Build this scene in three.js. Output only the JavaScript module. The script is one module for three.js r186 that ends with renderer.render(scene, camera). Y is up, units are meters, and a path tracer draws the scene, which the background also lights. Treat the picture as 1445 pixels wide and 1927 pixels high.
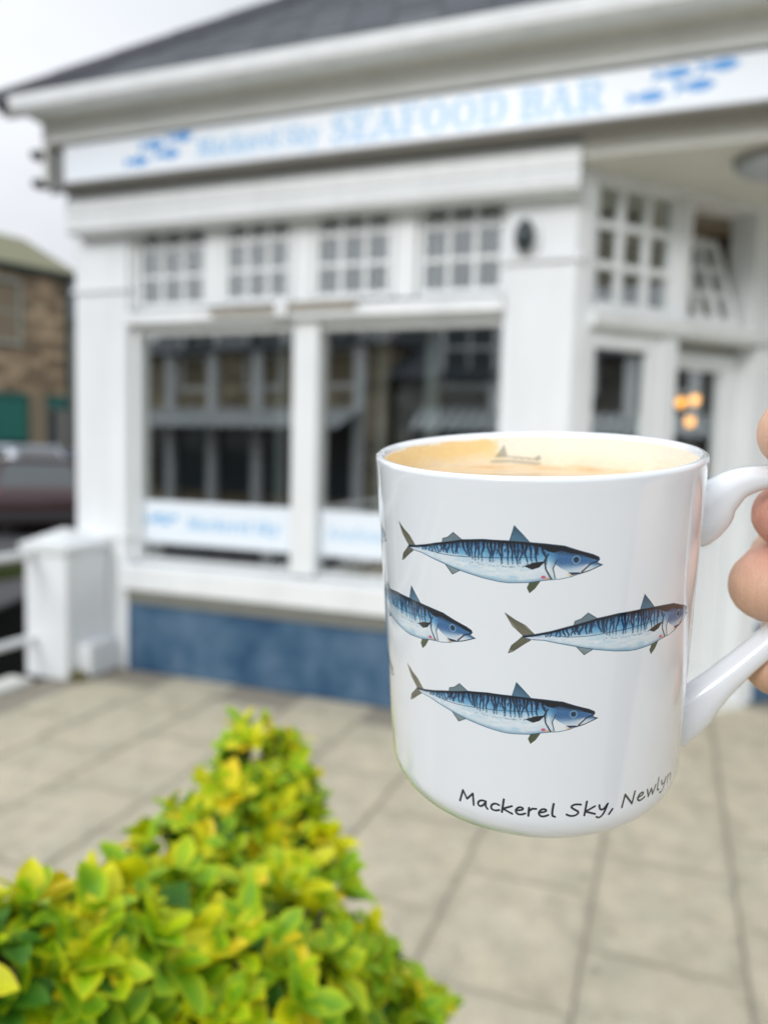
import * as THREE from 'three';
import { RoundedBoxGeometry } from 'three/addons/geometries/RoundedBoxGeometry.js';
import { MarchingCubes } from 'three/addons/objects/MarchingCubes.js';
import { ImprovedNoise } from 'three/addons/math/ImprovedNoise.js';
import { mergeGeometries, mergeVertices, toCreasedNormals } from 'three/addons/utils/BufferGeometryUtils.js';

// ---------------------------------------------------------------- camera, sky, sun, exposure
const scene = new THREE.Scene();
const R = Math.PI / 180;
const camera = new THREE.PerspectiveCamera(67.325, 767 / 1024, 0.01, 400);
camera.rotation.order = 'YXZ';
camera.rotation.set(-4.763 * R, 20.352 * R, 1.524 * R);
camera.position.set(0, 1.5, 0);
camera.focus = 0.176;
camera.userData.fStop = 8.2;

const noise3 = new ImprovedNoise();
function fbm(x, y, z, o = 4) { let s = 0, a = 0.5; for (let i = 0; i < o; i++) { s += a * noise3.noise(x, y, z); x *= 2.03; y *= 2.03; z *= 2.03; a *= 0.5; } return s; }
{
  const W = 1024, H = 512, data = new Float32Array(W * H * 4);
  for (let j = 0; j < H; j++) {
    const el = ((j + 0.5) / H - 0.5) * Math.PI, y = Math.sin(el);
    for (let i = 0; i < W; i++) {
      const az = ((i + 0.5) / W - 0.5) * 2 * Math.PI, x = Math.cos(az) * Math.cos(el), z = Math.sin(az) * Math.cos(el);
      const up = Math.max(y, 0), k = 1 / (up + 0.35);
      const n = fbm(x * k * 1.6 + 3.1, z * k * 1.6 + 7.7, 0.5 + up, 5);
      const l = (0.84 + 0.42 * up) * (1 + 0.26 * n) * (1 + 0.3 * (x * -0.24 + y * 0.55 + z * 0.80));   // thin cloud, a little brighter towards the hidden sun
      const o = (j * W + i) * 4, g = 0.035 * n;
      data[o] = l * (0.945 + g); data[o + 1] = l * (0.985 + g * 0.5); data[o + 2] = l * 1.045; data[o + 3] = 1;
    }
  }
  const sky = new THREE.DataTexture(data, W, H, THREE.RGBAFormat, THREE.FloatType);
  sky.mapping = THREE.EquirectangularReflectionMapping; sky.magFilter = THREE.LinearFilter; sky.needsUpdate = true;
  scene.background = sky; scene.environment = sky;
}
const sun = new THREE.DirectionalLight(new THREE.Color(1, 0.98, 0.955), 1.5);
sun.name = 'sun'; sun.position.set(-4.5, 8.0, 12.5); sun.target.position.set(-1, 0, -3);
sun.castShadow = true; sun.shadow.radius = 34; sun.shadow.mapSize.set(2048, 2048);
Object.assign(sun.shadow.camera, { left: -20, right: 20, top: 20, bottom: -20, near: 0.5, far: 60 });
scene.add(sun); scene.add(sun.target);

const renderer = new THREE.WebGLRenderer({ antialias: true });
renderer.setSize(767, 1024);
renderer.shadowMap.enabled = true;
renderer.toneMapping = THREE.LinearToneMapping;
renderer.toneMappingExposure = 0.95;

// ---------------------------------------------------------------- helpers
let seed = 20240517;
const rnd = () => { seed = (seed + 0x6d2b79f5) | 0; let t = Math.imul(seed ^ (seed >>> 15), 1 | seed); t = (t + Math.imul(t ^ (t >>> 7), 61 | t)) ^ t; return ((t ^ (t >>> 14)) >>> 0) / 4294967296; };
const rr = (a, b) => a + (b - a) * rnd();
const V = (x, y, z) => new THREE.Vector3(x, y, z);
const col = (r, g, b) => new THREE.Color().setRGB(r, g, b);
const used = {};
function numbered(n) { const k = used[n] = (used[n] ?? -1) + 1; return k ? n + '_' + String(k).padStart(3, '0') : n; }
function prep(g) { if (g.index) g = g.toNonIndexed(); for (const k of Object.keys(g.attributes)) if (!['position', 'normal', 'uv', 'color'].includes(k)) g.deleteAttribute(k); g.morphAttributes = {}; return g; }
function merge(list) {
  list = [].concat(list).map(prep);
  if (list.length === 1) return list[0];
  const hasColor = list.some((g) => g.attributes.color);
  for (const g of list) {
    if (!g.attributes.uv) g.setAttribute('uv', new THREE.BufferAttribute(new Float32Array(g.attributes.position.count * 2), 2));
    if (hasColor && !g.attributes.color) g.setAttribute('color', new THREE.BufferAttribute(new Float32Array(g.attributes.position.count * 3).fill(1), 3));
  }
  return mergeGeometries(list);
}
function boxUV(g) {   // uv in metres, projected along the dominant axis of each face
  g = prep(g); const p = g.attributes.position, n = g.attributes.normal, uv = new Float32Array(p.count * 2);
  for (let i = 0; i < p.count; i++) {
    const ax = Math.abs(n.getX(i)), ay = Math.abs(n.getY(i)), az = Math.abs(n.getZ(i));
    if (ay >= ax && ay >= az) { uv[i * 2] = p.getX(i); uv[i * 2 + 1] = p.getZ(i); } else if (ax >= az) { uv[i * 2] = p.getZ(i); uv[i * 2 + 1] = p.getY(i); } else { uv[i * 2] = p.getX(i); uv[i * 2 + 1] = p.getY(i); }
  }
  g.setAttribute('uv', new THREE.BufferAttribute(uv, 2)); return g;
}
const T = (g, x, y, z) => g.translate(x, y, z);
// box given by its extents, with softly rounded edges
function bx(x0, x1, y0, y1, z0, z1, r = 0.006) {
  const w = x1 - x0, h = y1 - y0, d = z1 - z0; r = Math.min(r, w / 2.2, h / 2.2, d / 2.2);
  const g = r > 0 ? new RoundedBoxGeometry(w, h, d, 1, r) : new THREE.BoxGeometry(w, h, d);
  return boxUV(T(g, (x0 + x1) / 2, (y0 + y1) / 2, (z0 + z1) / 2));
}
function cyl(a, b, r0, r1, seg = 14) {
  const d = b.clone().sub(a), g = new THREE.CylinderGeometry(r1, r0, d.length(), seg);
  g.applyQuaternion(new THREE.Quaternion().setFromUnitVectors(V(0, 1, 0), d.clone().normalize()));
  return T(g, (a.x + b.x) / 2, (a.y + b.y) / 2, (a.z + b.z) / 2);
}
function profileX(pts, x0, x1) {   // section in (z, y), pulled along x
  const s = new THREE.Shape(pts.map(([z, y]) => new THREE.Vector2(-z, y)));
  const g = new THREE.ExtrudeGeometry(s, { depth: x1 - x0, bevelEnabled: false });
  g.rotateY(Math.PI / 2); return boxUV(T(g, x0, 0, 0));
}
function thing(name, label, category, [x, y, z] = [0, 0, 0], turn = 0, group) {
  const o = new THREE.Group(); o.name = numbered(name); o.position.set(x, y, z); o.rotation.y = turn;
  o.userData = { label, category }; if (group) o.userData.group = group; scene.add(o); return o;
}
function tag(o, label, category, group) { o.userData.label = label; o.userData.category = category; if (group) o.userData.group = group; return o; }
function part(name, geos, m, parent, label) {
  const o = new THREE.Mesh(merge(geos), m); o.name = name; o.castShadow = o.receiveShadow = true;
  if (label) o.userData.label = label; parent.add(o); return o;
}
function top(name, geos, m, label, category, group) { const o = part(numbered(name), geos, m, scene); return tag(o, label, category, group); }
function struct(name, geos, m) { const o = part(name, geos, m, scene); o.userData.kind = 'structure'; return o; }
// part of a thing that stands unturned at "base", its geometry given in world metres
function wpart(name, geos, m, parent, base, label) { const g = merge(geos); T(g, -base[0], -base[1], -base[2]); return part(name, g, m, parent, label); }

// ---------------------------------------------------------------- textures and materials
function texture(w, h, f, srgb = true) {
  const d = new Uint8Array(w * h * 4);
  for (let y = 0; y < h; y++) for (let x = 0; x < w; x++) { const c = f(x / w, y / h), o = (y * w + x) * 4; for (let k = 0; k < 3; k++) d[o + k] = Math.max(0, Math.min(255, c[k] * 255)); d[o + 3] = 255; }
  const t = new THREE.DataTexture(d, w, h); t.magFilter = THREE.LinearFilter; t.minFilter = THREE.LinearMipmapLinearFilter; t.generateMipmaps = true;
  t.wrapS = t.wrapT = THREE.RepeatWrapping; if (srgb) t.colorSpace = THREE.SRGBColorSpace; t.needsUpdate = true; return t;
}
// noise that tiles over [0,1): blend of four shifted samples
function tile(u, v, f, s, o = 4) {
  const n = (a, b) => fbm(a * f, b * f, s, o), a = u * u * (3 - 2 * u), b = v * v * (3 - 2 * v);
  const q = n(u, v) * (1 - a) * (1 - b) + n(u - 1, v) * a * (1 - b) + n(u, v - 1) * (1 - a) * b + n(u - 1, v - 1) * a * b;
  return q / Math.sqrt((1 - a) ** 2 * (1 - b) ** 2 + a * a * (1 - b) ** 2 + (1 - a) ** 2 * b * b + a * a * b * b) ;
}
const bump = texture(256, 256, (u, v) => { const n = 0.5 + 0.5 * tile(u, v, 14, 2.2); return [n, n, n]; }, false);
const grain = texture(256, 256, (u, v) => { const n = 0.94 + 0.05 * tile(u, v, 5, 1.1) + 0.03 * tile(u, v, 30, 4.1, 2); return [n, n, n]; });
function std(r, g, b, rough = 0.6, extra = {}) { return new THREE.MeshStandardMaterial({ color: col(r, g, b), roughness: rough, ...extra }); }
function rep(t, x, y = x) { const c = t.clone(); c.repeat.set(x, y); c.needsUpdate = true; return c; }
const wear = texture(512, 512, (u, v) => { const n = 0.955 + 0.035 * tile(u, v, 4, 1.1) + 0.045 * tile((u * 4) % 1, v * 0.5 % 1, 5, 7.7, 3) - Math.max(0, tile(u, v, 9, 12.1, 3) - 0.42) * 0.25; return [n, n * 0.998, n * 0.985]; });
const M = {};
M.white = std(0.86, 0.89, 0.925, 0.42, { map: rep(wear, 0.5), bumpMap: rep(bump, 3), bumpScale: 0.0012 });
M.whiteWall = std(0.86, 0.89, 0.935, 0.6, { map: rep(wear, 0.4), bumpMap: rep(bump, 2), bumpScale: 0.003 });
M.cream = std(0.78, 0.78, 0.72, 0.7, { map: rep(grain, 0.6) });
M.creamTrim = std(0.80, 0.81, 0.78, 0.55, { map: rep(grain, 0.7) });
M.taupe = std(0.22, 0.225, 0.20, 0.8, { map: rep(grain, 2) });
M.taupeWood = std(0.40, 0.36, 0.29, 0.6, { map: rep(grain, 2) });
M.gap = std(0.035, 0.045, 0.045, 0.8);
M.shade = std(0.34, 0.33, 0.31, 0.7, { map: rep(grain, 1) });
M.blue = std(1, 1, 1, 0.75, { bumpMap: rep(bump, 3), bumpScale: 0.004, map: texture(512, 512, (u, v) => {
  const a = 0.45 + 1.25 * tile(u, v, 5, 3.3, 6), b = 0.5 + 0.9 * tile(u, v, 17, 8.3, 3), k = Math.min(1, Math.max(0, a * 0.8 + b * 0.2));
  return [0.07 + 0.33 * k, 0.235 + 0.25 * k, 0.37 + 0.20 * k];
}) });
M.blue.map.repeat.set(0.8, 0.8);
M.glass = new THREE.MeshPhysicalMaterial({ color: col(0.93, 0.97, 0.96), roughness: 0.02, transmission: 1, thickness: 0, ior: 3.3 });
M.smallGlass = M.glass.clone(); M.smallGlass.ior = 2.3;
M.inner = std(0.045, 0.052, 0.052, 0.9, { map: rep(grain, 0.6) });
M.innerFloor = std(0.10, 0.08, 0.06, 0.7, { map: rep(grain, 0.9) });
M.slate = [0, 1, 2, 3].map((k) => std(0.052 + 0.013 * k, 0.062 + 0.014 * k, 0.074 + 0.014 * k, 0.62, { bumpMap: rep(bump, 4), bumpScale: 0.003 }));
M.ridge = std(0.055, 0.058, 0.068, 0.7, { bumpMap: rep(bump, 3), bumpScale: 0.004 });
M.dark = std(0.02, 0.024, 0.026, 0.5);
M.metal = std(0.25, 0.26, 0.27, 0.45, { metalness: 0.6 });
const slabTex = [0, 1, 2, 3].map((k) => texture(256, 256, (u, v) => {
  const e = Math.min(u, 1 - u, (v) * 1.33, (1 - v) * 1.33), edge = Math.max(0, 1 - e / (0.085 + 0.09 * fbm(u * 6, v * 6, k * 3 + 0.4, 3)));
  const n = fbm(u * 4 + k * 9, v * 5, 0.7, 5), f = fbm(u * 40, v * 52, k + 0.2, 2), s = fbm(u * 9, v * 12, 5.5 + k, 3);
  const l = 0.715 + 0.12 * n + 0.10 * f - 0.095 * edge * (0.55 + 1.1 * fbm(u * 5 + 3, v * 5, 2.2 + k, 3)) - (s > 0.24 ? 0.5 * (s - 0.24) : 0), w = 0.02 * fbm(u * 3, v * 3, 9 + k, 2);
  return [l * (1.03 + w), l * 0.985, l * (0.865 - w)];
}));
M.slab = slabTex.map((t) => new THREE.MeshStandardMaterial({ map: t, roughness: 0.85, bumpMap: rep(bump, 2), bumpScale: 0.003 }));
M.mortar = std(0.33, 0.295, 0.235, 0.95, { map: rep(grain, 3) });
M.asphalt = std(0.075, 0.075, 0.078, 0.9, { bumpMap: rep(bump, 4), bumpScale: 0.004, map: rep(grain, 0.7) });
M.earth = std(0.10, 0.10, 0.08, 1, { map: rep(grain, 0.2) });
M.bed = std(0.012, 0.014, 0.013, 0.8, { bumpMap: rep(bump, 2), bumpScale: 0.02 });

// ---------------------------------------------------------------- ground, road, pavement, stream bed
const roadY = -0.3;
{
  const s = new THREE.Shape([[-180, -180], [180, -180], [180, 180], [-180, 180]].map(([x, z]) => new THREE.Vector2(x, -z)));
  s.holes.push(new THREE.Path([[-7.6, 2.9], [-7.6, -13.9], [1.5, -13.9], [1.5, 2.9]].map(([x, z]) => new THREE.Vector2(x, -z))));
  const g = new THREE.ShapeGeometry(s); g.rotateX(-Math.PI / 2); struct('ground', boxUV(T(g, 0, roadY - 0.02, 0)), M.earth);
  const r = new THREE.BoxGeometry(7.6, 0.04, 60); r.rotateY(20 * R); struct('road', boxUV(T(r, -11.9, roadY - 0.016, -9.5)), M.asphalt);
  // terrace that the shop stands on, down to the bed of the stream beside it
  struct('terrace', bx(-3.66, 6, -1.9, -0.05, -14, 5, 0), M.cream);
  struct('stream_bed', [bx(-8, -3.66, -1.95, -1.8, -14, 3, 0), bx(-7.8, -7.6, -1.9, roadY - 0.03, -14, 3, 0), bx(-7.6, -3.66, -1.9, roadY - 0.03, -14.2, -13.9, 0), bx(-7.6, -3.66, -1.9, -0.06, 2.8, 3, 0)], M.bed);
  const grass = [];
  for (let i = 0; i < 2600; i++) { const z = rr(-12, 0), h = rr(0.1, 0.3), x = -7.75 - rnd() * 0.5, b = new THREE.ConeGeometry(0.012, h, 3, 1); b.rotateZ(rr(-0.5, 0.5)); b.rotateX(rr(-0.5, 0.5)); grass.push(T(b, x, roadY + h * 0.45, z)); }
  const gr = top('grass_verge', grass, std(0.10, 0.13, 0.03, 0.9), 'strip of yellowish grass along the far side of the dark channel', 'grass'); gr.userData.kind = 'stuff';
}
const pavement = struct('pavement', bx(-3.6, 6, -0.05, -0.004, -5.6, 5, 0), M.mortar);
{
  const shapes = [0, 1, 2].map(() => { const g = new RoundedBoxGeometry(0.446, 0.034, 0.594, 1, 0.005); const p = g.attributes.position, uv = g.attributes.uv; for (let i = 0; i < p.count; i++) uv.setXY(i, p.getX(i) / 0.443 + 0.5, p.getZ(i) / 0.591 + 0.5); return g; });
  const pitch = 0.455, len = 0.603;
  for (let c = -8; c <= 6; c++) {
    const x = 0.285 + pitch * (c + 0.5) - pitch;
    if (x < -3.4 || x > 2.8) continue;
    for (let k = -8; k < 4; k++) {
      const z = -2.305 + len * (k + 0.5) + (c & 1 ? len / 2 : 0);
      if (x < -0.35 && z < -4.1 + 0.05 || z < -5.4 || z > 0.9 || (x > -0.4 && z < -4.2 - (x + 0.5) * 0.8)) continue;
      const m = new THREE.Mesh(shapes[(c + k + 20) % 3], M.slab[Math.floor(rnd() * 4)]); m.name = 'paving_slab';
      m.position.set(x, -0.017 + rr(-0.002, 0.002), z); m.rotation.set(rr(-0.004, 0.004), (rnd() < 0.5 ? Math.PI : 0) + rr(-0.004, 0.004), rr(-0.004, 0.004));
      m.castShadow = m.receiveShadow = true; pavement.add(m);
    }
  }
}
struct('kerb', bx(-3.78, -3.6, -0.4, 0.03, -3.6, 2.6, 0.012), M.cream);

// ---------------------------------------------------------------- the shop
const A0 = -4.08, SB = [-2.1, 0, A0];
const shop = thing('corner_shop', 'single-storey white shop with a slate roof, blue plinth and canted corner door', 'shop', SB);
const sp = (name, geos, m, parent = shop, label) => wpart(name, geos, m, parent, SB, label);
const toB = (g) => { g = prep(g); g.applyMatrix4(new THREE.Matrix4().makeRotationY(Math.PI / 4)); return T(g, -0.49, 0, A0); };   // (along, up, out) on the canted wall
const bb = (...a) => toB(bx(...a));

// walls and posts
sp('pilaster', [bx(-3.70, -3.285, 0, 2.8, -4.30, A0), bx(-3.72, -3.265, 2.445, 2.475, -4.28, A0 + 0.02), bx(-3.715, -3.27, 0.86, 0.90, -4.28, A0 + 0.018)], M.whiteWall);
sp('pilaster', [bx(-0.872, -0.492, 0, 2.8, -4.40, A0), bx(-0.885, -0.47, 2.475, 2.51, -4.3, A0 + 0.022)], M.whiteWall);
sp('plinth', bx(-3.285, -0.872, 0, 0.448, -4.36, A0 + 0.004, 0.008), M.blue, shop, 'mottled blue painted plinth below the window');
sp('taupe_band', bx(-3.285, -0.872, 0.451, 0.54, -4.36, A0 + 0.014, 0.008), M.taupe);  // even taupe-grey band between the blue plinth and the sill
sp('side_wall', [bx(-3.70, -3.60, 0, 3.3, -14, -4.301, 0), bx(0.62, 0.72, 0, 3.3, -14, -5.55, 0), bx(-3.6, 0.62, 0, 3.3, -14, -13.9, 0)], M.whiteWall);
sp('wall_head', [bx(-3.70, -0.492, 2.83, 3.3, -4.3, A0, 0), bb(0, 1.66, 2.90, 3.3, -0.2, 0, 0)], M.whiteWall);
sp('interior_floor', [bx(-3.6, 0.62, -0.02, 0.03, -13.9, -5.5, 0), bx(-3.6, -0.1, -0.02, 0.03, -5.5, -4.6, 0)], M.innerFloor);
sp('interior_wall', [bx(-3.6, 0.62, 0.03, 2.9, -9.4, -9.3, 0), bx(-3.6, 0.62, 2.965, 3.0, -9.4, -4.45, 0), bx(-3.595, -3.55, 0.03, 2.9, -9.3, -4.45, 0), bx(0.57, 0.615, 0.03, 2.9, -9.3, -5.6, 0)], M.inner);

for (const [x, z] of [[-2.98, -5.6], [-2.50, -5.2], [-2.22, -5.9], [-1.62, -5.3], [-1.30, -6.2]]) sp('interior_post', bx(x - 0.045, x + 0.045, 0.03, 2.96, z - 0.045, z + 0.045, 0.004), M.white);
// main window: one frame, two panes
const win = sp('shop_window', [
  bx(-3.285, -3.232, 0.725, 2.225, -4.22, -4.125), bx(-2.122, -1.958, 0.725, 2.225, -4.22, -4.105), bx(-0.888, -0.872, 0.725, 2.225, -4.22, -4.125),
  bx(-3.232, -2.122, 0.72, 0.742, -4.21, -4.14), bx(-1.958, -0.888, 0.72, 0.742, -4.21, -4.14), bx(-3.232, -2.122, 2.175, 2.225, -4.21, -4.14), bx(-1.958, -0.888, 2.175, 2.225, -4.21, -4.14)], M.white);
sp('pane', bx(-3.24, -2.115, 0.735, 2.19, -4.186, -4.180, 0), M.glass, win);
sp('pane', bx(-1.965, -0.88, 0.735, 2.19, -4.186, -4.180, 0), M.glass, win);
sp('window_sill', profileX([[-4.3, 0.545], [-4.03, 0.545], [-4.022, 0.555], [-4.022, 0.69], [-4.03, 0.70], [-4.3, 0.722]], -3.31, -0.872), M.white);
sp('transom', profileX([[-4.3, 2.228], [-4.06, 2.228], [-4.05, 2.24], [-4.05, 2.30], [-4.06, 2.312], [-4.3, 2.335]], -3.285, -0.872), M.white);

// a small-paned light: x0..x1, y0..y1 at depth z (front), with columns and rows
function lightGeos(x0, x1, y0, y1, zf, nc, nr, f = 0.038, b = 0.027) {
  const frame = [bx(x0, x1, y0, y0 + f, zf - 0.05, zf), bx(x0, x1, y1 - f, y1, zf - 0.05, zf), bx(x0, x0 + f, y0 + f, y1 - f, zf - 0.05, zf), bx(x1 - f, x1, y0 + f, y1 - f, zf - 0.05, zf)], bars = [], panes = [];
  const w = (x1 - x0 - 2 * f - (nc - 1) * b) / nc, h = (y1 - y0 - 2 * f - (nr - 1) * b) / nr;
  for (let i = 1; i < nc; i++) { const x = x0 + f + i * w + (i - 1) * b; bars.push(bx(x, x + b, y0 + f, y1 - f, zf - 0.042, zf - 0.008, 0.004)); }
  for (let j = 1; j < nr; j++) { const y = y0 + f + j * h + (j - 1) * b; for (let i = 0; i < nc; i++) { const x = x0 + f + i * (w + b); bars.push(bx(x, x + w, y, y + b, zf - 0.040, zf - 0.010, 0.004)); } }
  for (let j = 0; j < nr; j++) for (let i = 0; i < nc; i++) { const x = x0 + f + i * (w + b), y = y0 + f + j * (h + b); panes.push(bx(x - 0.004, x + w + 0.004, y - 0.004, y + h + 0.004, zf - 0.028, zf - 0.024, 0)); }
  return { frame, bars, panes };
}
const tf = (f) => (g) => f(g);
const units = [[-3.245, -2.715, 0], [-2.60, -2.12, 1], [-2.0, -1.495, 1], [-1.372, -0.872, 0]];
for (const [x0, x1, open] of units) {
  const L = lightGeos(x0 + 0.004, x1 - 0.004, 2.337, 2.9, open ? -4.10 : -4.125, 3, 3);
  // the two middle lights are ajar: hinged at the top, tipped out at the foot
  const m = open ? new THREE.Matrix4().makeTranslation(0, 2.9, -4.12).multiply(new THREE.Matrix4().makeRotationX(-0.018)).multiply(new THREE.Matrix4().makeTranslation(0, -2.9, 4.12)) : new THREE.Matrix4();
  const ap = (g) => prep(g).applyMatrix4(m);
  const u = sp('upper_window', L.frame.map(ap), M.white);
  sp('glazing_bar', L.bars.map(ap), M.white, u);
  for (const p of L.panes) sp('pane', ap(p), M.smallGlass, u);

}
for (const [a, b, z] of [[-3.285, -3.245, -4.1], [-2.715, -2.60, -4.095], [-2.12, -2.0, -4.095], [-1.495, -1.372, -4.095]]) sp('mullion', bx(a, b, 2.335, 2.83, -4.25, z), M.white);

for (const [x0, x1, y] of [[-2.645, -2.20, 2.262], [-2.115, -1.70, 2.278]]) sp('vent_rail', bx(x0, x1, y, y + 0.04, -4.048, -4.022, 0.006), M.taupeWood, shop, 'narrow brownish wooden rail on the window transom');
sp('rail_bracket', bx(-2.198, -2.117, 2.235, 2.33, -4.048, -4.008, 0.012), M.white);
// roller blind box, a stepped moulding along the whole front
sp('blind_box', profileX([[-4.079, 2.79], [-3.965, 2.79], [-3.945, 2.80], [-3.937, 2.855], [-3.945, 2.872], [-3.955, 2.876], [-3.955, 2.895], [-3.942, 2.90], [-3.942, 2.985], [-3.955, 2.992], [-3.955, 3.01], [-3.975, 3.03], [-4.079, 3.045]], -3.645, -0.492), M.white);

// eaves: frieze, cornice, gutter, soffit
sp('frieze', profileX([[-3.9, 3.278], [-3.802, 3.278], [-3.794, 3.285], [-3.794, 3.33], [-3.78, 3.345], [-3.78, 3.395], [-3.755, 3.41], [-3.9, 3.41]], -3.66, 2.5), M.creamTrim);
sp('eaves_board', [bx(-3.70, 2.5, 3.405, 3.425, -3.9, -3.63, 0.003), bx(-3.7, -3.66, 3.05, 3.4, -4.08, -3.81)], M.creamTrim);
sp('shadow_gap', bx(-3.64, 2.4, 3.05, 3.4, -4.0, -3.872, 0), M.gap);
sp('gutter', profileX([[-3.70, 3.43], [-3.685, 3.402], [-3.655, 3.388], [-3.615, 3.392], [-3.592, 3.41], [-3.585, 3.44], [-3.58, 3.478], [-3.587, 3.485], [-3.594, 3.478], [-3.60, 3.445], [-3.62, 3.415], [-3.655, 3.402], [-3.68, 3.42], [-3.69, 3.475], [-3.70, 3.475]], -3.80, 2.5), M.white);
sp('porch_ceiling', [bx(-0.49, 2.4, 2.94, 2.96, -5.6, -3.97, 0), bx(-0.49, 2.4, 2.96, 3.04, -3.99, -3.97, 0)], M.cream);
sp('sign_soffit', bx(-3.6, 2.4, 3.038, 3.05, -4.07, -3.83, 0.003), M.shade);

// hipped roof with individual slates on the visible lower courses
{
  const e = { x0: -3.77, x1: 2.45, z: -3.64, y: 3.475, t: 0.8 }, cx = (e.x0 + e.x1) / 2, hw = (e.x1 - e.x0) / 2, zb = -14;
  const P = [V(e.x0, e.y, e.z), V(e.x1, e.y, e.z), V(cx, e.y + e.t * hw, e.z - hw), V(e.x1, e.y, zb), V(cx, e.y + e.t * hw, zb), V(e.x0, e.y, zb)];
  const tri = (...i) => i.flatMap((k) => P[k].toArray());
  const g = new THREE.BufferGeometry(); g.setAttribute('position', new THREE.Float32BufferAttribute([...tri(0, 1, 2), ...tri(1, 3, 4), ...tri(1, 4, 2), ...tri(0, 2, 4), ...tri(0, 4, 5), ...tri(3, 5, 4)], 3)); g.computeVertexNormals();
  const roof = sp('roof', [boxUV(T(g, 0, -0.03, 0)), bx(-3.68, 2.4, 3.42, 3.44, -13.9, -3.7, 0)], M.ridge);
  const slope = Math.atan(e.t), row = 0.125, w = 0.26, ux = V(1, 0, 0), up = V(0, Math.sin(slope), -Math.cos(slope));
  const shapes = [0, 1, 2, 3].map((k) => { const b = new THREE.BoxGeometry(w - 0.006 - 0.002 * k, 0.009, 0.24); return boxUV(b); });
  const rest = [[], [], [], []]; let n = 0;
  for (let r = 0; r < 30; r++) {
    const along = 0.02 + r * row, yy = along * Math.sin(slope), inset = along * Math.cos(slope);
    const xa = e.x0 + inset + 0.02, xb = e.x1 - inset - 0.02;
    for (let x = xa + (r & 1 ? w / 2 : 0); x < xb; x += w) {
      const k = Math.floor(rnd() * 4), pos = V(Math.min(x + w / 2, xb - 0.02), e.y + yy, e.z - inset).addScaledVector(up, 0.10).add(V(0, 0.008 + rr(0, 0.004), 0.004));
      const q = new THREE.Euler(slope - 0.045 + rr(-0.01, 0.01), 0, rr(-0.008, 0.008));
      if (r < 13 && x < 0.9 && n < 280) { const m = new THREE.Mesh(shapes[k], M.slate[k]); m.name = 'slate'; m.position.copy(pos).sub(V(...SB)); m.rotation.copy(q); m.castShadow = m.receiveShadow = true; roof.add(m); n++; }
      else rest[k].push(shapes[k].clone().applyMatrix4(new THREE.Matrix4().makeRotationFromEuler(q).setPosition(pos)));
    }
  }
  const st = sp('upper_slates', rest.flat(), M.slate[1], roof); st.userData.kind = 'stuff';
  // ridge tiles down the near hip
  const dir = P[2].clone().sub(P[0]), len = dir.length(); dir.normalize();
  const half = (l) => { const c = new THREE.CylinderGeometry(0.085, 0.09, l, 10, 1, false, 0, Math.PI * 2); return c; };
  for (let i = 0; i < 9; i++) {
    const c = half(0.42); c.scale(1, 1, 0.6); c.applyQuaternion(new THREE.Quaternion().setFromUnitVectors(V(0, 1, 0), dir));
    const p = P[0].clone().addScaledVector(dir, 0.12 + i * 0.4).add(V(0, 0.02, 0)); sp('hip_tile', T(c, p.x, p.y, p.z), M.ridge, roof);
  }
}

// canted corner wall with the entrance
sp('corner_post', [bb(-0.02, 0.085, 0, 2.93, -0.2, -0.004), bb(0.683, 0.76, 2.245, 2.93, -0.16, -0.004), bb(0.585, 0.700, 0, 2.15, -0.16, -0.004), bb(1.25, 1.66, 2.245, 2.93, -0.2, -0.004), bb(1.312, 1.66, 0, 2.15, -0.2, -0.004)], M.white);
sp('door_transom', toB(profileX([[-0.2, 2.15], [0.02, 2.15], [0.035, 2.165], [0.045, 2.215], [0.045, 2.23], [0.0, 2.245], [-0.2, 2.245]], 0.085, 1.66)), M.white);
sp('plinth', bb(1.45, 1.68, 0, 0.5, -0.15, 0.012), M.blue);
{
  const L = lightGeos(0.085, 0.683, 2.247, 2.925, -0.03, 3, 3, 0.05, 0.042);
  const u = sp('upper_window', L.frame.map(toB), M.white); sp('glazing_bar', L.bars.map(toB), M.white, u);
  for (const p of L.panes) sp('pane', toB(p), M.smallGlass, u);
  const H = lightGeos(0.775, 1.215, 2.25, 2.82, -0.05, 3, 3, 0.045, 0.036);
  const m = new THREE.Matrix4().makeTranslation(0, 2.25, -0.06).multiply(new THREE.Matrix4().makeRotationX(-0.36)).multiply(new THREE.Matrix4().makeTranslation(0, -2.25, 0.06));
  const ap = (g) => toB(prep(g).applyMatrix4(m));
  const h = sp('hopper_window', H.frame.map(ap), M.white, shop, 'small paned hopper window above the door, tipped inwards');
  sp('glazing_bar', H.bars.map(ap), M.white, h);
  for (const p of H.panes) sp('pane', ap(p), M.smallGlass, h);
}
const side = sp('sidelight', [bb(0.085, 0.142, 0.0, 2.148, -0.08, -0.02), bb(0.505, 0.585, 0.0, 2.148, -0.08, -0.02), bb(0.142, 0.505, 2.055, 2.148, -0.08, -0.02), bb(0.142, 0.505, 0, 0.16, -0.08, -0.02), bb(0.142, 0.505, 0.75, 0.85, -0.08, -0.02), bb(0.142, 0.505, 0.16, 0.75, -0.06, -0.035)], M.white);
sp('pane', bb(0.138, 0.51, 0.845, 2.06, -0.052, -0.046, 0), M.glass, side);
const door = sp('door', [bb(0.72, 0.79, 0.02, 2.10, -0.19, -0.14), bb(1.192, 1.308, 0.02, 2.10, -0.19, -0.14), bb(0.79, 1.192, 2.0, 2.10, -0.19, -0.14), bb(0.79, 1.192, 0.02, 0.22, -0.19, -0.14), bb(0.79, 1.192, 0.98, 1.10, -0.19, -0.14), bb(0.79, 1.192, 0.22, 0.98, -0.175, -0.15)], M.white);
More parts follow.
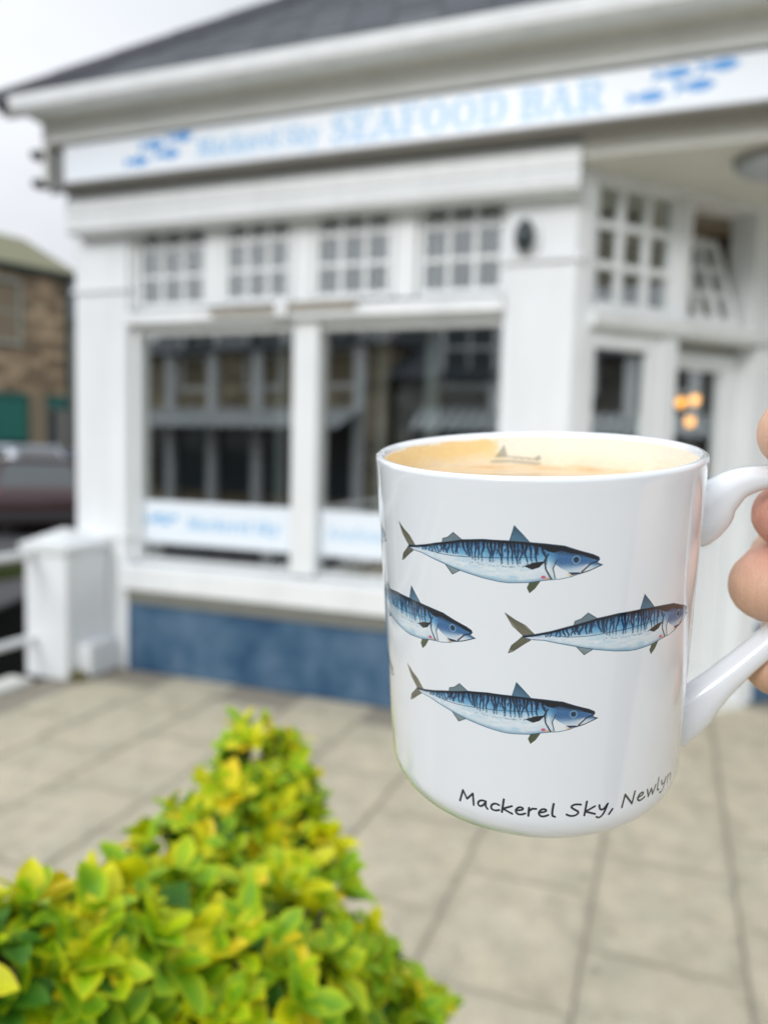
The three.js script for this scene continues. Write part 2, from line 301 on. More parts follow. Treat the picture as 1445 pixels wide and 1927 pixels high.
sp('pane', bb(0.785, 1.197, 1.095, 2.005, -0.168, -0.162, 0), M.glass, door);
sp('door_gap_shadow', bb(0.700, 1.312, 2.101, 2.149, -0.2, -0.165, 0), M.shade, door);  // board added to close the gap over the door, shadow tone in its colour
sp('handle', [bb(0.745, 0.765, 1.0, 1.2, -0.118, -0.105, 0.004), bb(0.748, 0.762, 1.01, 1.03, -0.14, -0.11, 0), bb(0.748, 0.762, 1.17, 1.19, -0.14, -0.11, 0)], M.metal, door);
sp('doorstep', bb(0.70, 1.33, -0.01, 0.022, -0.2, 0.06), M.cream);

// ---------------------------------------------------------------- signs on the shop
function canvasTex(w, h, draw) {
  const c = document.createElement('canvas'); c.width = w; c.height = h; const x = c.getContext('2d'); draw(x, w, h);
  const t = new THREE.CanvasTexture(c); t.colorSpace = THREE.SRGBColorSpace; t.anisotropy = 8; return t;
}
function fishMark(x, cx, cy, l, h, c) {
  x.fillStyle = c; x.beginPath(); x.moveTo(cx + l * 0.5, cy); x.quadraticCurveTo(cx + l * 0.2, cy - h * 0.62, cx - l * 0.25, cy - h * 0.1); x.lineTo(cx - l * 0.5, cy - h * 0.42); x.lineTo(cx - l * 0.42, cy); x.lineTo(cx - l * 0.5, cy + h * 0.42); x.lineTo(cx - l * 0.25, cy + h * 0.1); x.quadraticCurveTo(cx + l * 0.2, cy + h * 0.62, cx + l * 0.5, cy); x.fill();
}
function faceUV(g, x0, x1, y0, y1) { const p = g.attributes.position, uv = g.attributes.uv; for (let i = 0; i < p.count; i++) uv.setXY(i, (p.getX(i) - x0) / (x1 - x0), (p.getY(i) - y0) / (y1 - y0)); return g; }
{
  const x0 = -3.545, x1 = 1.255, y0 = 3.052, y1 = 3.262, px = 2048 / (x1 - x0);
  const tex = canvasTex(2048, 96, (x, w, h) => {
    x.fillStyle = '#e9eff6'; x.fillRect(0, 0, w, h);
    const X = (m) => (m - x0) * px, Y = (m) => h * (1 - (m - y0) / (y1 - y0)), hm = h / (y1 - y0);
    const c = '#2f8fd8';
    for (const [a, b] of [[-3.01, 3.125], [-2.905, 3.205], [-2.80, 3.145], [-2.715, 3.228], [-0.2, 3.125], [-0.09, 3.213], [0.005, 3.148], [0.10, 3.222]]) fishMark(x, X(a), Y(b), 0.18 * px, 0.078 * hm, c);
    x.fillStyle = '#9fc9ec'; x.strokeStyle = '#7db4e0'; x.lineWidth = 1.2; x.textBaseline = 'alphabetic';
    const put = (s, a, b, y, cap, font) => { x.save(); x.font = `bold ${cap * hm / 0.72}px ${font}`; const tw = x.measureText(s).width; x.translate(X(a), Y(y)); x.scale((X(b) - X(a)) / tw, 1); x.fillText(s, 0, 0); x.strokeText(s, 0, 0); x.restore(); };
    put('Mackerel Sky', -2.60, -1.84, 3.105, 0.10, 'serif'); put('SEAFOOD BAR', -1.77, -0.38, 3.088, 0.145, 'serif');
  });
  const SG = [x0, y0, -3.84];
  const sg = thing('shop_sign', 'long white fascia sign with pale blue lettering and blue fish under the gutter', 'sign', SG);
  wpart('board', faceUV(bx(x0, x1, y0, y1, -3.868, -3.822, 0.004), x0, x1, y0, y1), new THREE.MeshStandardMaterial({ map: tex, roughness: 0.35 }), sg, SG);
  wpart('trim', [bx(x0 - 0.012, x1, y0 - 0.012, y0 - 0.001, -3.87, -3.812, 0.002), bx(x0 - 0.014, x0 - 0.001, y0 - 0.001, y1, -3.87, -3.812, 0.002)], M.shade, sg, SG);
}
for (const [x0, x1, words, label] of [[-3.231, -2.123, 'Mackerel Sky', 'white lettering band with a blue fish mark across the left window pane'], [-1.957, -0.889, 'Seafood Bar', 'white lettering band across the right window pane behind the mug']]) {
  const tex = canvasTex(1024, 256, (x, w, h) => {
    x.fillStyle = '#e3ebf3'; x.fillRect(0, 0, w, h); x.fillStyle = '#a5cbe8';
    if (words[0] === 'M') for (const [a, b] of [[55, 120], [110, 95], [150, 130], [205, 100]]) fishMark(x, a, b, 95, 46, '#6fb0df');
    x.font = 'italic bold 92px serif'; const tw = x.measureText(words).width; x.save(); x.translate(words[0] === 'M' ? 300 : 40, 160); x.scale(Math.min(1, 680 / tw), 1); x.fillText(words, 0, 0); x.restore();
  });
  top('window_lettering', faceUV(bx(x0 + 0.002, x1 - 0.002, 0.845, 1.12, -4.1795, -4.176, 0), x0, x1, 0.845, 1.12), new THREE.MeshStandardMaterial({ map: tex, roughness: 0.5 }), label, 'window lettering');
}

// ---------------------------------------------------------------- lights on and in the shop
{
  const b = [-0.768, 2.6, A0 + 0.002], l = thing('bulkhead_lamp', 'dark oval bulkhead lamp on a white base on the right pilaster', 'lamp', b);
  const ring = new THREE.CylinderGeometry(0.085, 0.095, 0.03, 32); ring.rotateX(Math.PI / 2); ring.scale(0.85, 1.15, 1); part('base', T(ring, 0, 0, 0.015), M.white, l);
  const gl = new THREE.SphereGeometry(0.062, 24, 16); gl.scale(0.72, 1.3, 0.75); part('glass', T(gl, 0, 0, 0.035), new THREE.MeshStandardMaterial({ color: col(0.03, 0.045, 0.045), roughness: 0.25 }), l);
  const cage = [0, 1].map((k) => { const t = new THREE.TorusGeometry(0.066, 0.005, 8, 32); t.scale(0.74, 1.28, 1); return T(t, 0, 0, 0.03 + k * 0.02); }); part('guard', cage, M.metal, l);
}
{
  const b = [-3.66, 3.15, -3.86], l = thing('security_light', 'small black floodlight pair on a bracket at the left end of the fascia', 'lamp', b);
  part('bracket', [bx(-0.03, 0.05, -0.14, 0.10, -0.02, 0, 0.004), bx(-0.06, -0.03, 0.06, 0.075, -0.015, 0.04, 0.003), bx(-0.06, -0.03, -0.095, -0.08, -0.015, 0.04, 0.003)], M.metal, l);
  part('lamp_head', [bx(-0.10, -0.03, 0.05, 0.10, 0.01, 0.09, 0.012)], M.dark, l); part('lamp_head', [bx(-0.09, -0.02, -0.12, -0.07, 0.01, 0.09, 0.012)], M.dark, l);
}
{
  const l = thing('ceiling_lamp', 'round grey dome lamp on the porch ceiling over the entrance', 'lamp', [0.37, 2.94, -4.22]);
  const rim = new THREE.CylinderGeometry(0.17, 0.165, 0.035, 40); part('rim', T(rim, 0, -0.018, 0), M.shade, l);
  const dm = new THREE.SphereGeometry(0.15, 32, 16, 0, Math.PI * 2, Math.PI / 2, Math.PI / 2); dm.scale(1, 0.45, 1); part('diffuser', T(dm, 0, -0.034, 0), std(0.42, 0.45, 0.48, 0.35), l);
}
{
  const glow = new THREE.MeshStandardMaterial({ color: col(0.9, 0.6, 0.25), emissive: col(1, 0.42, 0.06), emissiveIntensity: 4.4, roughness: 0.4 });
  for (const [x, y, z, label] of [[0.050, 2.0, -7.78, 'left of the two glowing upper bulbs seen through the door glass'], [0.172, 2.026, -7.81, 'right of the two glowing upper bulbs seen through the door glass'], [0.136, 1.813, -7.6, 'lowest of the three glowing bulbs seen through the door glass']]) {
    const l = thing('pendant_lamp', label, 'lamp', [x, y, z], 0, 'warm bulbs hanging inside the shop');
    const bulb = new THREE.SphereGeometry(0.042, 20, 14); bulb.scale(1, 1.15, 1); part('bulb', bulb, glow, l);
    part('cap', T(new THREE.CylinderGeometry(0.02, 0.024, 0.06, 14), 0, 0.07, 0), M.metal, l);
    part('cord', cyl(V(0, 0.1, 0), V(0, 2.92 - y, 0), 0.004, 0.004, 6), M.dark, l);
    const p = new THREE.PointLight(new THREE.Color(1, 0.55, 0.18), 0.15); p.position.set(0, 0, 0.0); p.castShadow = true; p.name = 'bulb_light'; l.add(p);
  }
}
// tables, chairs and a counter inside the shop
{
  const wood = std(0.16, 0.10, 0.06, 0.5, { map: rep(grain, 1.5) });
  const t0 = thing('cafe_table', 'small wooden table inside behind the left window pane', 'table', [-2.6, 0.03, -5.3]);
  part('table_top', bx(-0.35, 0.35, 0.70, 0.735, -0.35, 0.35, 0.012), wood, t0); part('column', cyl(V(0, 0.02, 0), V(0, 0.70, 0), 0.03, 0.03), M.dark, t0); part('foot', T(new THREE.CylinderGeometry(0.2, 0.24, 0.025, 28), 0, 0.0125, 0), M.dark, t0);
  const t1 = t0.clone(); t1.name = numbered('cafe_table'); t1.position.set(-1.4, 0.03, -5.5); t1.userData = { label: 'small wooden table inside behind the right window pane', category: 'table' }; scene.add(t1);
  const c0 = thing('cafe_chair', 'wooden chair inside at the left table, nearest the left pilaster', 'chair', [-3.05, 0.03, -5.3], Math.PI / 2);
  part('seat', bx(-0.2, 0.2, 0.43, 0.46, -0.2, 0.2, 0.012), wood, c0); part('backrest', [bx(-0.19, 0.19, 0.78, 0.88, -0.20, -0.175, 0.01), bx(-0.19, 0.19, 0.62, 0.68, -0.20, -0.18, 0.008)], wood, c0);
  for (const [x, z, h] of [[-0.18, -0.19, 0.86], [0.18, -0.19, 0.86], [-0.18, 0.18, 0.43], [0.18, 0.18, 0.43]]) part('leg', bx(x - 0.016, x + 0.016, 0, h, z - 0.016, z + 0.016, 0.005), wood, c0);
  for (const [x, z, a, label] of [[-2.15, -5.35, -Math.PI / 2, 'wooden chair inside at the left table, beside the window mullion'], [-0.95, -5.5, -Math.PI / 2, 'wooden chair inside at the right table, nearest the right pilaster']]) { const c = c0.clone(); c.name = numbered('cafe_chair'); c.position.set(x, 0.03, z); c.rotation.y = a; c.userData = { label, category: 'chair' }; scene.add(c); }
  const k = thing('shop_counter', 'dark serving counter at the back of the shop interior', 'counter', [-1.6, 0.03, -8.2]);
  part('worktop', bx(-1.5, 1.3, 1.0, 1.05, -0.4, 0.4, 0.01), wood, k); part('front_panel', bx(-1.45, 1.25, 0, 1.0, 0.3, 0.34, 0.004), std(0.05, 0.10, 0.11, 0.6), k); part('shelf', bx(-1.45, 1.25, 0.5, 0.53, -0.35, 0.3, 0.004), wood, k);
}

// ---------------------------------------------------------------- gate pier and railing
{
  const b = [-3.62, 0, -3.9], g = thing('gate_pier', 'low white pier with a pyramid cap at the left corner of the shop', 'pier', b);
  part('shaft', [bx(-0.15, 0.18, 0, 0.80, -0.175, 0.20, 0.014)], M.whiteWall, g);
  part('foot', bx(0.0, 0.27, 0, 0.22, -0.17, 0.10, 0.02), M.whiteWall, g);
  const cap = new THREE.CylinderGeometry(0.02, 0.30, 0.09, 4, 1); cap.rotateY(Math.PI / 4); cap.scale(0.88, 1, 0.98);
  part('cap', [bx(-0.175, 0.205, 0.80, 0.845, -0.175, 0.225, 0.01), T(prep(cap.toNonIndexed()), 0.015, 0.89, 0.025)], M.white, g);
  const moss = []; for (let i = 0; i < 60; i++) { const s = new THREE.IcosahedronGeometry(rr(0.008, 0.024), 0); moss.push(T(s, rr(0.08, 0.26), rr(0.0, 0.05), rr(0.11, 0.17))); }
  const w = top('moss', moss.map((m) => T(m, ...b)), std(0.16, 0.15, 0.06, 1), 'clump of brownish moss at the foot of the white pier', 'moss'); w.userData.kind = 'stuff';
  const r = thing('railing', 'white two-bar tube railing running from the pier towards the viewer', 'railing', [-3.70, 0, -3.7]);
  part('rail', [cyl(V(0, 0.785, 0), V(0, 0.775, 6), 0.025, 0.025), cyl(V(0, 0.25, 0), V(0, 0.24, 6), 0.025, 0.025)], M.white, r);
  for (const z of [2.0, 4.0, 5.98]) part('post', bx(-0.04, 0.04, 0.03, 0.82, z - 0.04, z + 0.04, 0.008), M.white, r);
}

// ---------------------------------------------------------------- buildings along the side street
const stoneMat = (r, g, b) => new THREE.MeshStandardMaterial({ color: col(r, g, b), vertexColors: true, roughness: 0.9, bumpMap: rep(bump, 3), bumpScale: 0.01 });
function stones(w, h, holes, rowH = 0.22) {   // coursed blocks on the plane z = 0, facing +z
  const out = [];
  for (let y = 0; y < h - 0.05; y += rowH) {
    let x = rr(-0.3, 0);
    while (x < w) {
      const l = rr(0.25, 0.55), a = Math.max(0, x) + 0.008, b = Math.min(w, x + l) - 0.008, cx = (a + b) / 2, cy = y + rowH / 2; x += l;
      if (b - a < 0.05 || holes.some(([x0, x1, y0, y1]) => cx > x0 - 0.1 && cx < x1 + 0.1 && cy > y0 - 0.05 && cy < y1 + 0.05)) continue;
      const d = rr(0.02, 0.045), g = prep(new THREE.BoxGeometry(b - a, Math.min(rowH, h - y) - 0.014, d)), p = g.attributes.position;
      const t = rr(0.55, 1.3), c = new Float32Array(p.count * 3); for (let i = 0; i < p.count; i++) { c[i * 3] = t * rr(0.98, 1.02); c[i * 3 + 1] = t * rr(0.92, 0.96); c[i * 3 + 2] = t * 0.86; }
      g.setAttribute('color', new THREE.BufferAttribute(c, 3)); out.push(boxUV(T(g, cx, cy, d / 2)));
    }
  }
  return out;
}
M.stoneA = stoneMat(0.33, 0.26, 0.18); M.stoneB = stoneMat(0.40, 0.36, 0.27); M.stoneC = stoneMat(0.30, 0.33, 0.33);
M.greyTrim = std(0.30, 0.31, 0.27, 0.7);
M.joint = std(0.22, 0.18, 0.12, 0.95);
M.greenPaint = std(0.008, 0.10, 0.085, 0.4); M.lichen = std(0.23, 0.23, 0.14, 0.9, { map: rep(grain, 0.6), bumpMap: rep(bump, 1.5), bumpScale: 0.02 });
function sash(o, x, y, w, h, m = M.creamTrim) {   // window standing on the wall plane
  const f = part('window', [bx(x - 0.07, x + w + 0.07, y - 0.1, y, -0.1, 0.09), bx(x - 0.07, x, y, y + h, -0.1, 0.06), bx(x + w, x + w + 0.07, y, y + h, -0.1, 0.06), bx(x - 0.07, x + w + 0.07, y + h, y + h + 0.1, -0.1, 0.06), bx(x, x + w, y + h * 0.48, y + h * 0.52, -0.08, 0.0), bx(x + w * 0.48, x + w * 0.52, y, y + h, -0.09, -0.02)], m, o);
  part('pane', bx(x, x + w, y, y + h, -0.085, -0.08, 0), M.winGlass, f); return f;
}
M.winGlass = new THREE.MeshStandardMaterial({ color: col(0.03, 0.045, 0.055), roughness: 0.06, metalness: 0 });
{
  // wall runs away to the right: local x along the wall, local z faces the street
  const W = 9.5, base = roadY, H = 5.35, turn = Math.PI / 2 - 20 * R;
  const o = thing('stone_building', 'brown stone building with a green shopfront and lichened roof beyond the pier', 'building', [0, 0, 0], turn);
  const dir = V(Math.cos(turn), 0, -Math.sin(turn)), k = 1.35, end = V(-19.45, base, -21.16); o.position.copy(end.addScaledVector(dir, -W * k)); o.scale.setScalar(k);
  const holes = [[7.25, 8.27, 3.6, 5.05], [2.6, 3.7, 3.6, 5.05], [0, 9.5, 0, 2.45]];
  part('wall', [bx(0, W, 2.44, H, -5, -0.001, 0), bx(0, W, 0, 2.44, -5, -1.4, 0)], M.joint, o);
  const st = part('stonework', stones(W, H, holes), M.stoneA, o); st.userData.kind = 'stuff';
  sash(o, 7.3, 3.65, 0.92, 1.36, M.greyTrim); sash(o, 2.65, 3.65, 0.95, 1.36, M.greyTrim);
  const piers = [[8.45, 8.9], [3.9, 4.3], [0, 0.4]];
  for (const [a, b] of piers) part('shop_pier', bx(a, b, 0, 2.42, -1.0, 0.05, 0.02), M.joint, o);
  part('fascia', [bx(8.92, 9.5, 2.08, 2.40, -0.3, 0.10), bx(0, 8.4, 2.30, 2.42, -0.2, 0.06)], M.greenPaint, o);
  const tx = canvasTex(512, 128, (x) => { x.fillStyle = '#0d6256'; x.fillRect(0, 0, 512, 128); x.strokeStyle = '#d9c34a'; x.lineWidth = 9; x.beginPath(); for (let i = 0; i < 26; i++) x.lineTo(120 + i * 11, 66 + 24 * Math.sin(i * 1.7) * Math.cos(i * 0.33)); x.stroke(); });
  part('sign_panel', faceUV(bx(4.3, 8.4, 1.26, 2.27, -0.3, 0.07, 0.01), 4.3, 8.4, 1.26, 2.27), new THREE.MeshStandardMaterial({ map: tx, roughness: 0.4 }), o, 'green shop sign panel with yellow scroll lettering');
  part('shopfront', [bx(8.92, 9.5, 0, 2.06, -0.62, -0.6, 0), bx(0.4, 3.9, 0, 2.3, -0.62, -0.6, 0), bx(4.3, 8.4, 0.2, 1.25, -0.62, -0.6, 0)], M.winGlass, o);
  part('gutter', [bx(-0.2, W + 0.25, H - 0.04, H + 0.09, 0.02, 0.22, 0.03), bx(W - 0.12, W - 0.02, 0, H, 0.05, 0.15, 0.03)], std(0.015, 0.045, 0.045, 0.5), o);
  const rs = new THREE.Shape([[0.26, H + 0.08], [-3.0, H + 1.5], [-6, H + 0.2], [-5, H + 0.0], [0.1, H + 0.0]].map(([z, y]) => new THREE.Vector2(-z, y)));
  const rg = new THREE.ExtrudeGeometry(rs, { depth: W + 0.5, bevelEnabled: false }); rg.rotateY(Math.PI / 2); part('roof', boxUV(T(rg, -0.25, 0, 0)), M.lichen, o);
}
{
  const o = thing('slate_house', 'far dark slate roofed house rising behind the stone building', 'house', [-23, roadY, -30], Math.PI / 2 - 30 * R);
  const w = 9, h = 7.0;
  part('wall', bx(-w / 2, w / 2, 0, h, -6, -0.001, 0), std(0.38, 0.36, 0.32, 0.9, { map: rep(grain, 0.5) }), o);
  const s = new THREE.Shape([[-6.4, h - 0.1], [-3, h + 2.6], [0.4, h - 0.1]].map(([z, y]) => new THREE.Vector2(-z, y))), g = new THREE.ExtrudeGeometry(s, { depth: w + 0.4, bevelEnabled: false }); g.rotateY(Math.PI / 2);
  const rf = part('roof', boxUV(T(g, -w / 2 - 0.2, 0, 0)), M.slate[1], o); part('chimney', [bx(3.2, 4.0, h + 1.6, h + 3.6, -3.4, -2.6), bx(3.15, 4.05, h + 3.5, h + 3.65, -3.45, -2.55)], M.joint, rf);
  for (const x of [-3, -0.6, 1.8]) sash(o, x, 3.9, 1.0, 1.4);
}
// houses across the street behind the viewer, which the shop window mirrors
function terrace(label, pos, turn, W, H, mat, joint, fx) {
  const o = thing('terraced_house', label, 'house', pos, turn);
  const wins = []; for (let x = 0.8; x + 1.1 < W; x += 2.3) wins.push([x, 3.3]);
  part('wall', bx(0, W, 0, H, -5, -0.001, 0), joint, o);
  const sw = part('stonework', stones(W, H, [...wins.map(([x, y]) => [x, x + 1.1, y, y + 1.6]), [0.6, W - 0.6, 0.2, 2.5]], 0.28), mat, o); sw.userData.kind = 'stuff';
  for (const [x, y] of wins) sash(o, x, y, 1.1, 1.6, M.white);
  part('shopfront', bx(0.6, W - 0.6, 0.5, 2.5, -0.02, 0.03, 0.004), M.winGlass, o);
  part('column', Array.from({ length: Math.floor(W / 1.6) }, (_, i) => bx(0.5 + i * 1.55, 0.80 + i * 1.55, 0, H - 0.1, 0.05, 0.22)), M.white, o);
  const slats = []; for (let i = 0; i < W / 0.25 - 5; i++) { const g = bx(0.6 + i * 0.25, 0.6 + i * 0.25 + 0.13, 0, 0.02, 0, 1.3, 0.004); g.rotateX(0.42); slats.push(T(g, 0, 2.75, 0.05)); }
  part('awning', slats, M.white, o); const ab = bx(0.55, W - 0.55, -0.015, -0.002, 0, 1.3, 0.004); ab.rotateX(0.42); part('awning_frame', T(ab, 0, 2.75, 0.05), std(0.12, 0.16, 0.18, 0.8), o);
  const s = new THREE.Shape([[0.4, H - 0.1], [-2.6, H + 1.5], [-5.4, H - 0.1]].map(([z, y]) => new THREE.Vector2(-z, y))), g = new THREE.ExtrudeGeometry(s, { depth: W + 0.4, bevelEnabled: false }); g.rotateY(Math.PI / 2);
  part('roof', boxUV(T(g, -0.2, 0, 0)), fx ?? M.slate[0], o); return o;
}
terrace('stone terraced house with a white striped awning across the street, mirrored in the left pane', [-6.3, roadY, 8.6], Math.PI + 0.18, 8.2, 4.3, M.stoneB, M.joint);
terrace('lower stone house across the street, mirrored in the right pane', [1.5, roadY, 9.4], Math.PI - 0.1, 7.6, 3.5, M.stoneC, std(0.16, 0.17, 0.17, 0.95));

terrace('dark granite house to the right of the entrance, mirrored in the door glass', [14.5, roadY, -10.5], -Math.PI / 2, 18, 4.2, stoneMat(0.085, 0.085, 0.085), std(0.05, 0.05, 0.05, 0.9));
// ---------------------------------------------------------------- parked cars
function car(label, paint, pos, turn, k = {}) {
  const { L = 4.0, W = 1.74, H = 1.42, hood = 0.92, van = false } = k;
  const o = thing('parked_car', label, van ? 'van' : 'car', pos, turn);
  const pm = new THREE.MeshPhysicalMaterial({ color: paint, roughness: 0.35, clearcoat: 0.6, clearcoatRoughness: 0.08, metalness: 0.2 });
  const h2 = L / 2, belt = H * 0.62;
  // body side outline (x forward), rear at -h2
  const sh = new THREE.Shape(); sh.moveTo(-h2 + 0.06, 0.28); sh.lineTo(-h2, 0.5); sh.quadraticCurveTo(-h2 - 0.02, belt - 0.1, -h2 + 0.12, belt); sh.lineTo(h2 - 1.15, belt); sh.quadraticCurveTo(h2 - 0.25, belt - 0.06, h2 - 0.03, belt - 0.28); sh.quadraticCurveTo(h2 + 0.03, 0.5, h2 - 0.06, 0.26);
  for (const wx of [h2 - 0.78, -h2 + 0.74]) { sh.lineTo(wx + 0.37, 0.24); sh.absarc(wx, 0.30, 0.36, -0.1, Math.PI + 0.1, false); sh.lineTo(wx - 0.37, 0.24); }
  const body = new THREE.ExtrudeGeometry(sh, { depth: W - 0.16, bevelEnabled: true, bevelSize: 0.06, bevelThickness: 0.08, bevelSegments: 3, curveSegments: 10 }); T(body, 0, 0, -(W - 0.16) / 2);
  part('body', body, pm, o);
  // greenhouse: frustum from belt to roof
  const lo = [-h2 + (van ? 0.05 : 0.10), h2 - 1.25], hi = [-h2 + (van ? 0.18 : 0.55), h2 - 1.95], w0 = W / 2 - 0.05, w1 = W / 2 - 0.22, y0 = belt - 0.02, y1 = H;
  const q = (x, y, z) => V(x, y, z), fr = (a, b, c, d) => [a, b, c, a, c, d].flatMap((v) => v.toArray());
  const c8 = [q(lo[0], y0, -w0), q(lo[1], y0, -w0), q(lo[1], y0, w0), q(lo[0], y0, w0), q(hi[0], y1, -w1), q(hi[1], y1, -w1), q(hi[1], y1, w1), q(hi[0], y1, w1)];
  const gh = new THREE.BufferGeometry(); gh.setAttribute('position', new THREE.Float32BufferAttribute([...fr(c8[0], c8[4], c8[5], c8[1]), ...fr(c8[2], c8[6], c8[7], c8[3]), ...fr(c8[3], c8[7], c8[4], c8[0]), ...fr(c8[1], c8[5], c8[6], c8[2]), ...fr(c8[7], c8[6], c8[5], c8[4])], 3)); gh.computeVertexNormals();
  const crown = new RoundedBoxGeometry(hi[1] - hi[0] + 0.12, 0.07, w1 * 2 + 0.06, 3, 0.03); T(crown, (hi[0] + hi[1]) / 2, y1 - 0.005, 0);
  part('roof', [gh, crown], pm, o);
  const glass = new THREE.MeshPhysicalMaterial({ color: col(0.03, 0.04, 0.045), roughness: 0.05, clearcoat: 1 });
  const quad = (a, b, c, d, s, n, off) => { const m = a.clone().add(b).add(c).add(d).multiplyScalar(0.25), f = (v) => v.clone().sub(m).multiplyScalar(s).add(m).addScaledVector(n, off); const pts = [a, b, c, d].map(f), bk = pts.map((v) => v.clone().addScaledVector(n, -0.02)); const g = new THREE.BufferGeometry(); const P = [...fr(...pts)]; for (let i = 0; i < 4; i++) { const j = (i + 1) % 4; P.push(...fr(pts[j], pts[i], bk[i], bk[j])); } g.setAttribute('position', new THREE.Float32BufferAttribute(P, 3)); g.computeVertexNormals(); return g; };
  const nrm = (a, b, c) => b.clone().sub(a).cross(c.clone().sub(a)).normalize();
  part('rear_window', quad(c8[0], c8[3], c8[7], c8[4], 0.84, nrm(c8[0], c8[3], c8[7]), 0.008), glass, o);
  part('windscreen', quad(c8[2], c8[1], c8[5], c8[6], 0.86, nrm(c8[2], c8[1], c8[5]), 0.008), glass, o);
  part('side_window', quad(c8[3], c8[2], c8[6], c8[7], 0.82, nrm(c8[3], c8[2], c8[6]), 0.008), glass, o);
  part('side_window', quad(c8[1], c8[0], c8[4], c8[5], 0.82, nrm(c8[1], c8[0], c8[4]), 0.008), glass, o);
  const tyre = new THREE.TorusGeometry(0.24, 0.075, 12, 28); tyre.scale(1, 1, 1.25); const rim = new THREE.CylinderGeometry(0.2, 0.2, 0.14, 24); rim.rotateX(Math.PI / 2);
  for (const wx of [h2 - 0.78, -h2 + 0.74]) for (const s of [-1, 1]) { const w = part('wheel', T(tyre.clone(), wx, 0.30, s * (W / 2 - 0.13)), std(0.02, 0.02, 0.02, 0.85), o); part('rim', T(rim.clone(), wx, 0.30, s * (W / 2 - 0.12)), M.metal, w); }
  for (const s of [-1, 1]) { part('tail_lamp', bx(-h2 - 0.03, -h2 + 0.16, belt - 0.30, belt - 0.02, s * (W / 2 - 0.10) - 0.10, s * (W / 2 - 0.10) + 0.10, 0.03), std(0.45, 0.015, 0.015, 0.2), o); part('headlamp', bx(h2 - 0.22, h2 - 0.0, belt - 0.28, belt - 0.14, s * (W / 2 - 0.24) - 0.16, s * (W / 2 - 0.24) + 0.16, 0.03), std(0.7, 0.72, 0.74, 0.15), o); part('mirror', bx(h2 - 1.5, h2 - 1.36, belt, belt + 0.14, s * (W / 2 + 0.06) - 0.08, s * (W / 2 + 0.06) + 0.08, 0.03), pm, o); }
  part('bumper', [bx(-h2 - 0.07, -h2 + 0.1, 0.3, 0.48, -W / 2 + 0.12, W / 2 - 0.12, 0.03), bx(h2 - 0.1, h2 + 0.06, 0.26, 0.44, -W / 2 + 0.12, W / 2 - 0.12, 0.03)], std(0.03, 0.03, 0.032, 0.6), o);
  part('number_plate', bx(-h2 - 0.055, -h2 - 0.0, belt - 0.36, belt - 0.25, -0.26, 0.26, 0.006), std(0.72, 0.52, 0.08, 0.4), o);
  return o;
}
const RG = 'cars parked along the side street';
car('dark red hatchback seen from behind, left of the white pilaster', col(0.034, 0.008, 0.010), [-12.15, roadY, -12.35], 134 * R, { H: 1.4 });
car('pale silver estate car parked beyond the dark red hatchback', col(0.48, 0.53, 0.60), [-13.9, roadY, -13.7], 112 * R, { H: 1.62, van: true, L: 4.5 });
car('dark blue car half hidden behind the white pilaster', col(0.03, 0.05, 0.09), [-15.2, roadY, -16.6], 112 * R, { H: 1.5 });

// ---------------------------------------------------------------- the mug (local x to its right, y along its axis, z towards the viewer)
const mm = 0.001, MH = 92.3;
const mugC = V(-0.0335, 1.5006, -0.2034), mugUp = V(-0.0026, 0.9897, 0.1428).normalize(), mugX = V(0.9387, 0.0517, -0.3408).normalize();
const mugZ = mugX.clone().cross(mugUp).normalize(); mugX.copy(mugUp.clone().cross(mugZ));
const mugQ = new THREE.Quaternion().setFromRotationMatrix(new THREE.Matrix4().makeBasis(mugX, mugUp, mugZ)), mugBase = mugC.clone().addScaledVector(mugUp, -MH * mm);
const lerp = THREE.MathUtils.lerp;
const FISH = {
  top: [[3.7, -18.8], [6.5, -18.3], [9.9, -17.5], [13, -16.6], [17.1, -15.6], [20.2, -14.8], [25.1, -14.2], [31.2, -14.1], [34.2, -14.2], [38.6, -14.5], [42.7, -15], [45.8, -16.1], [48.9, -17.1], [50.3, -17.8]],
  nose: [[50.5, -18.3], [49.9, -19.1], [51.1, -19.6]],
  bot: [[48.1, -20.8], [46, -21.4], [44.3, -22], [41.9, -22.5], [40.1, -22.6], [37.7, -22.9], [35.3, -23.4], [30.7, -23.7], [28.7, -23.6], [25, -23.1], [20.1, -22.2], [16.9, -21.5], [13.7, -20.8], [8.5, -19.7], [5.5, -19.6], [3.8, -19.2]],
};
const at = (list, x) => { const l = list[0][0] < list[list.length - 1][0] ? list : [...list].reverse(); for (let i = 1; i < l.length; i++) if (x <= l[i][0] || i === l.length - 1) return lerp(l[i - 1][1], l[i][1], THREE.MathUtils.clamp((x - l[i - 1][0]) / (l[i][0] - l[i - 1][0]), 0, 1)); };
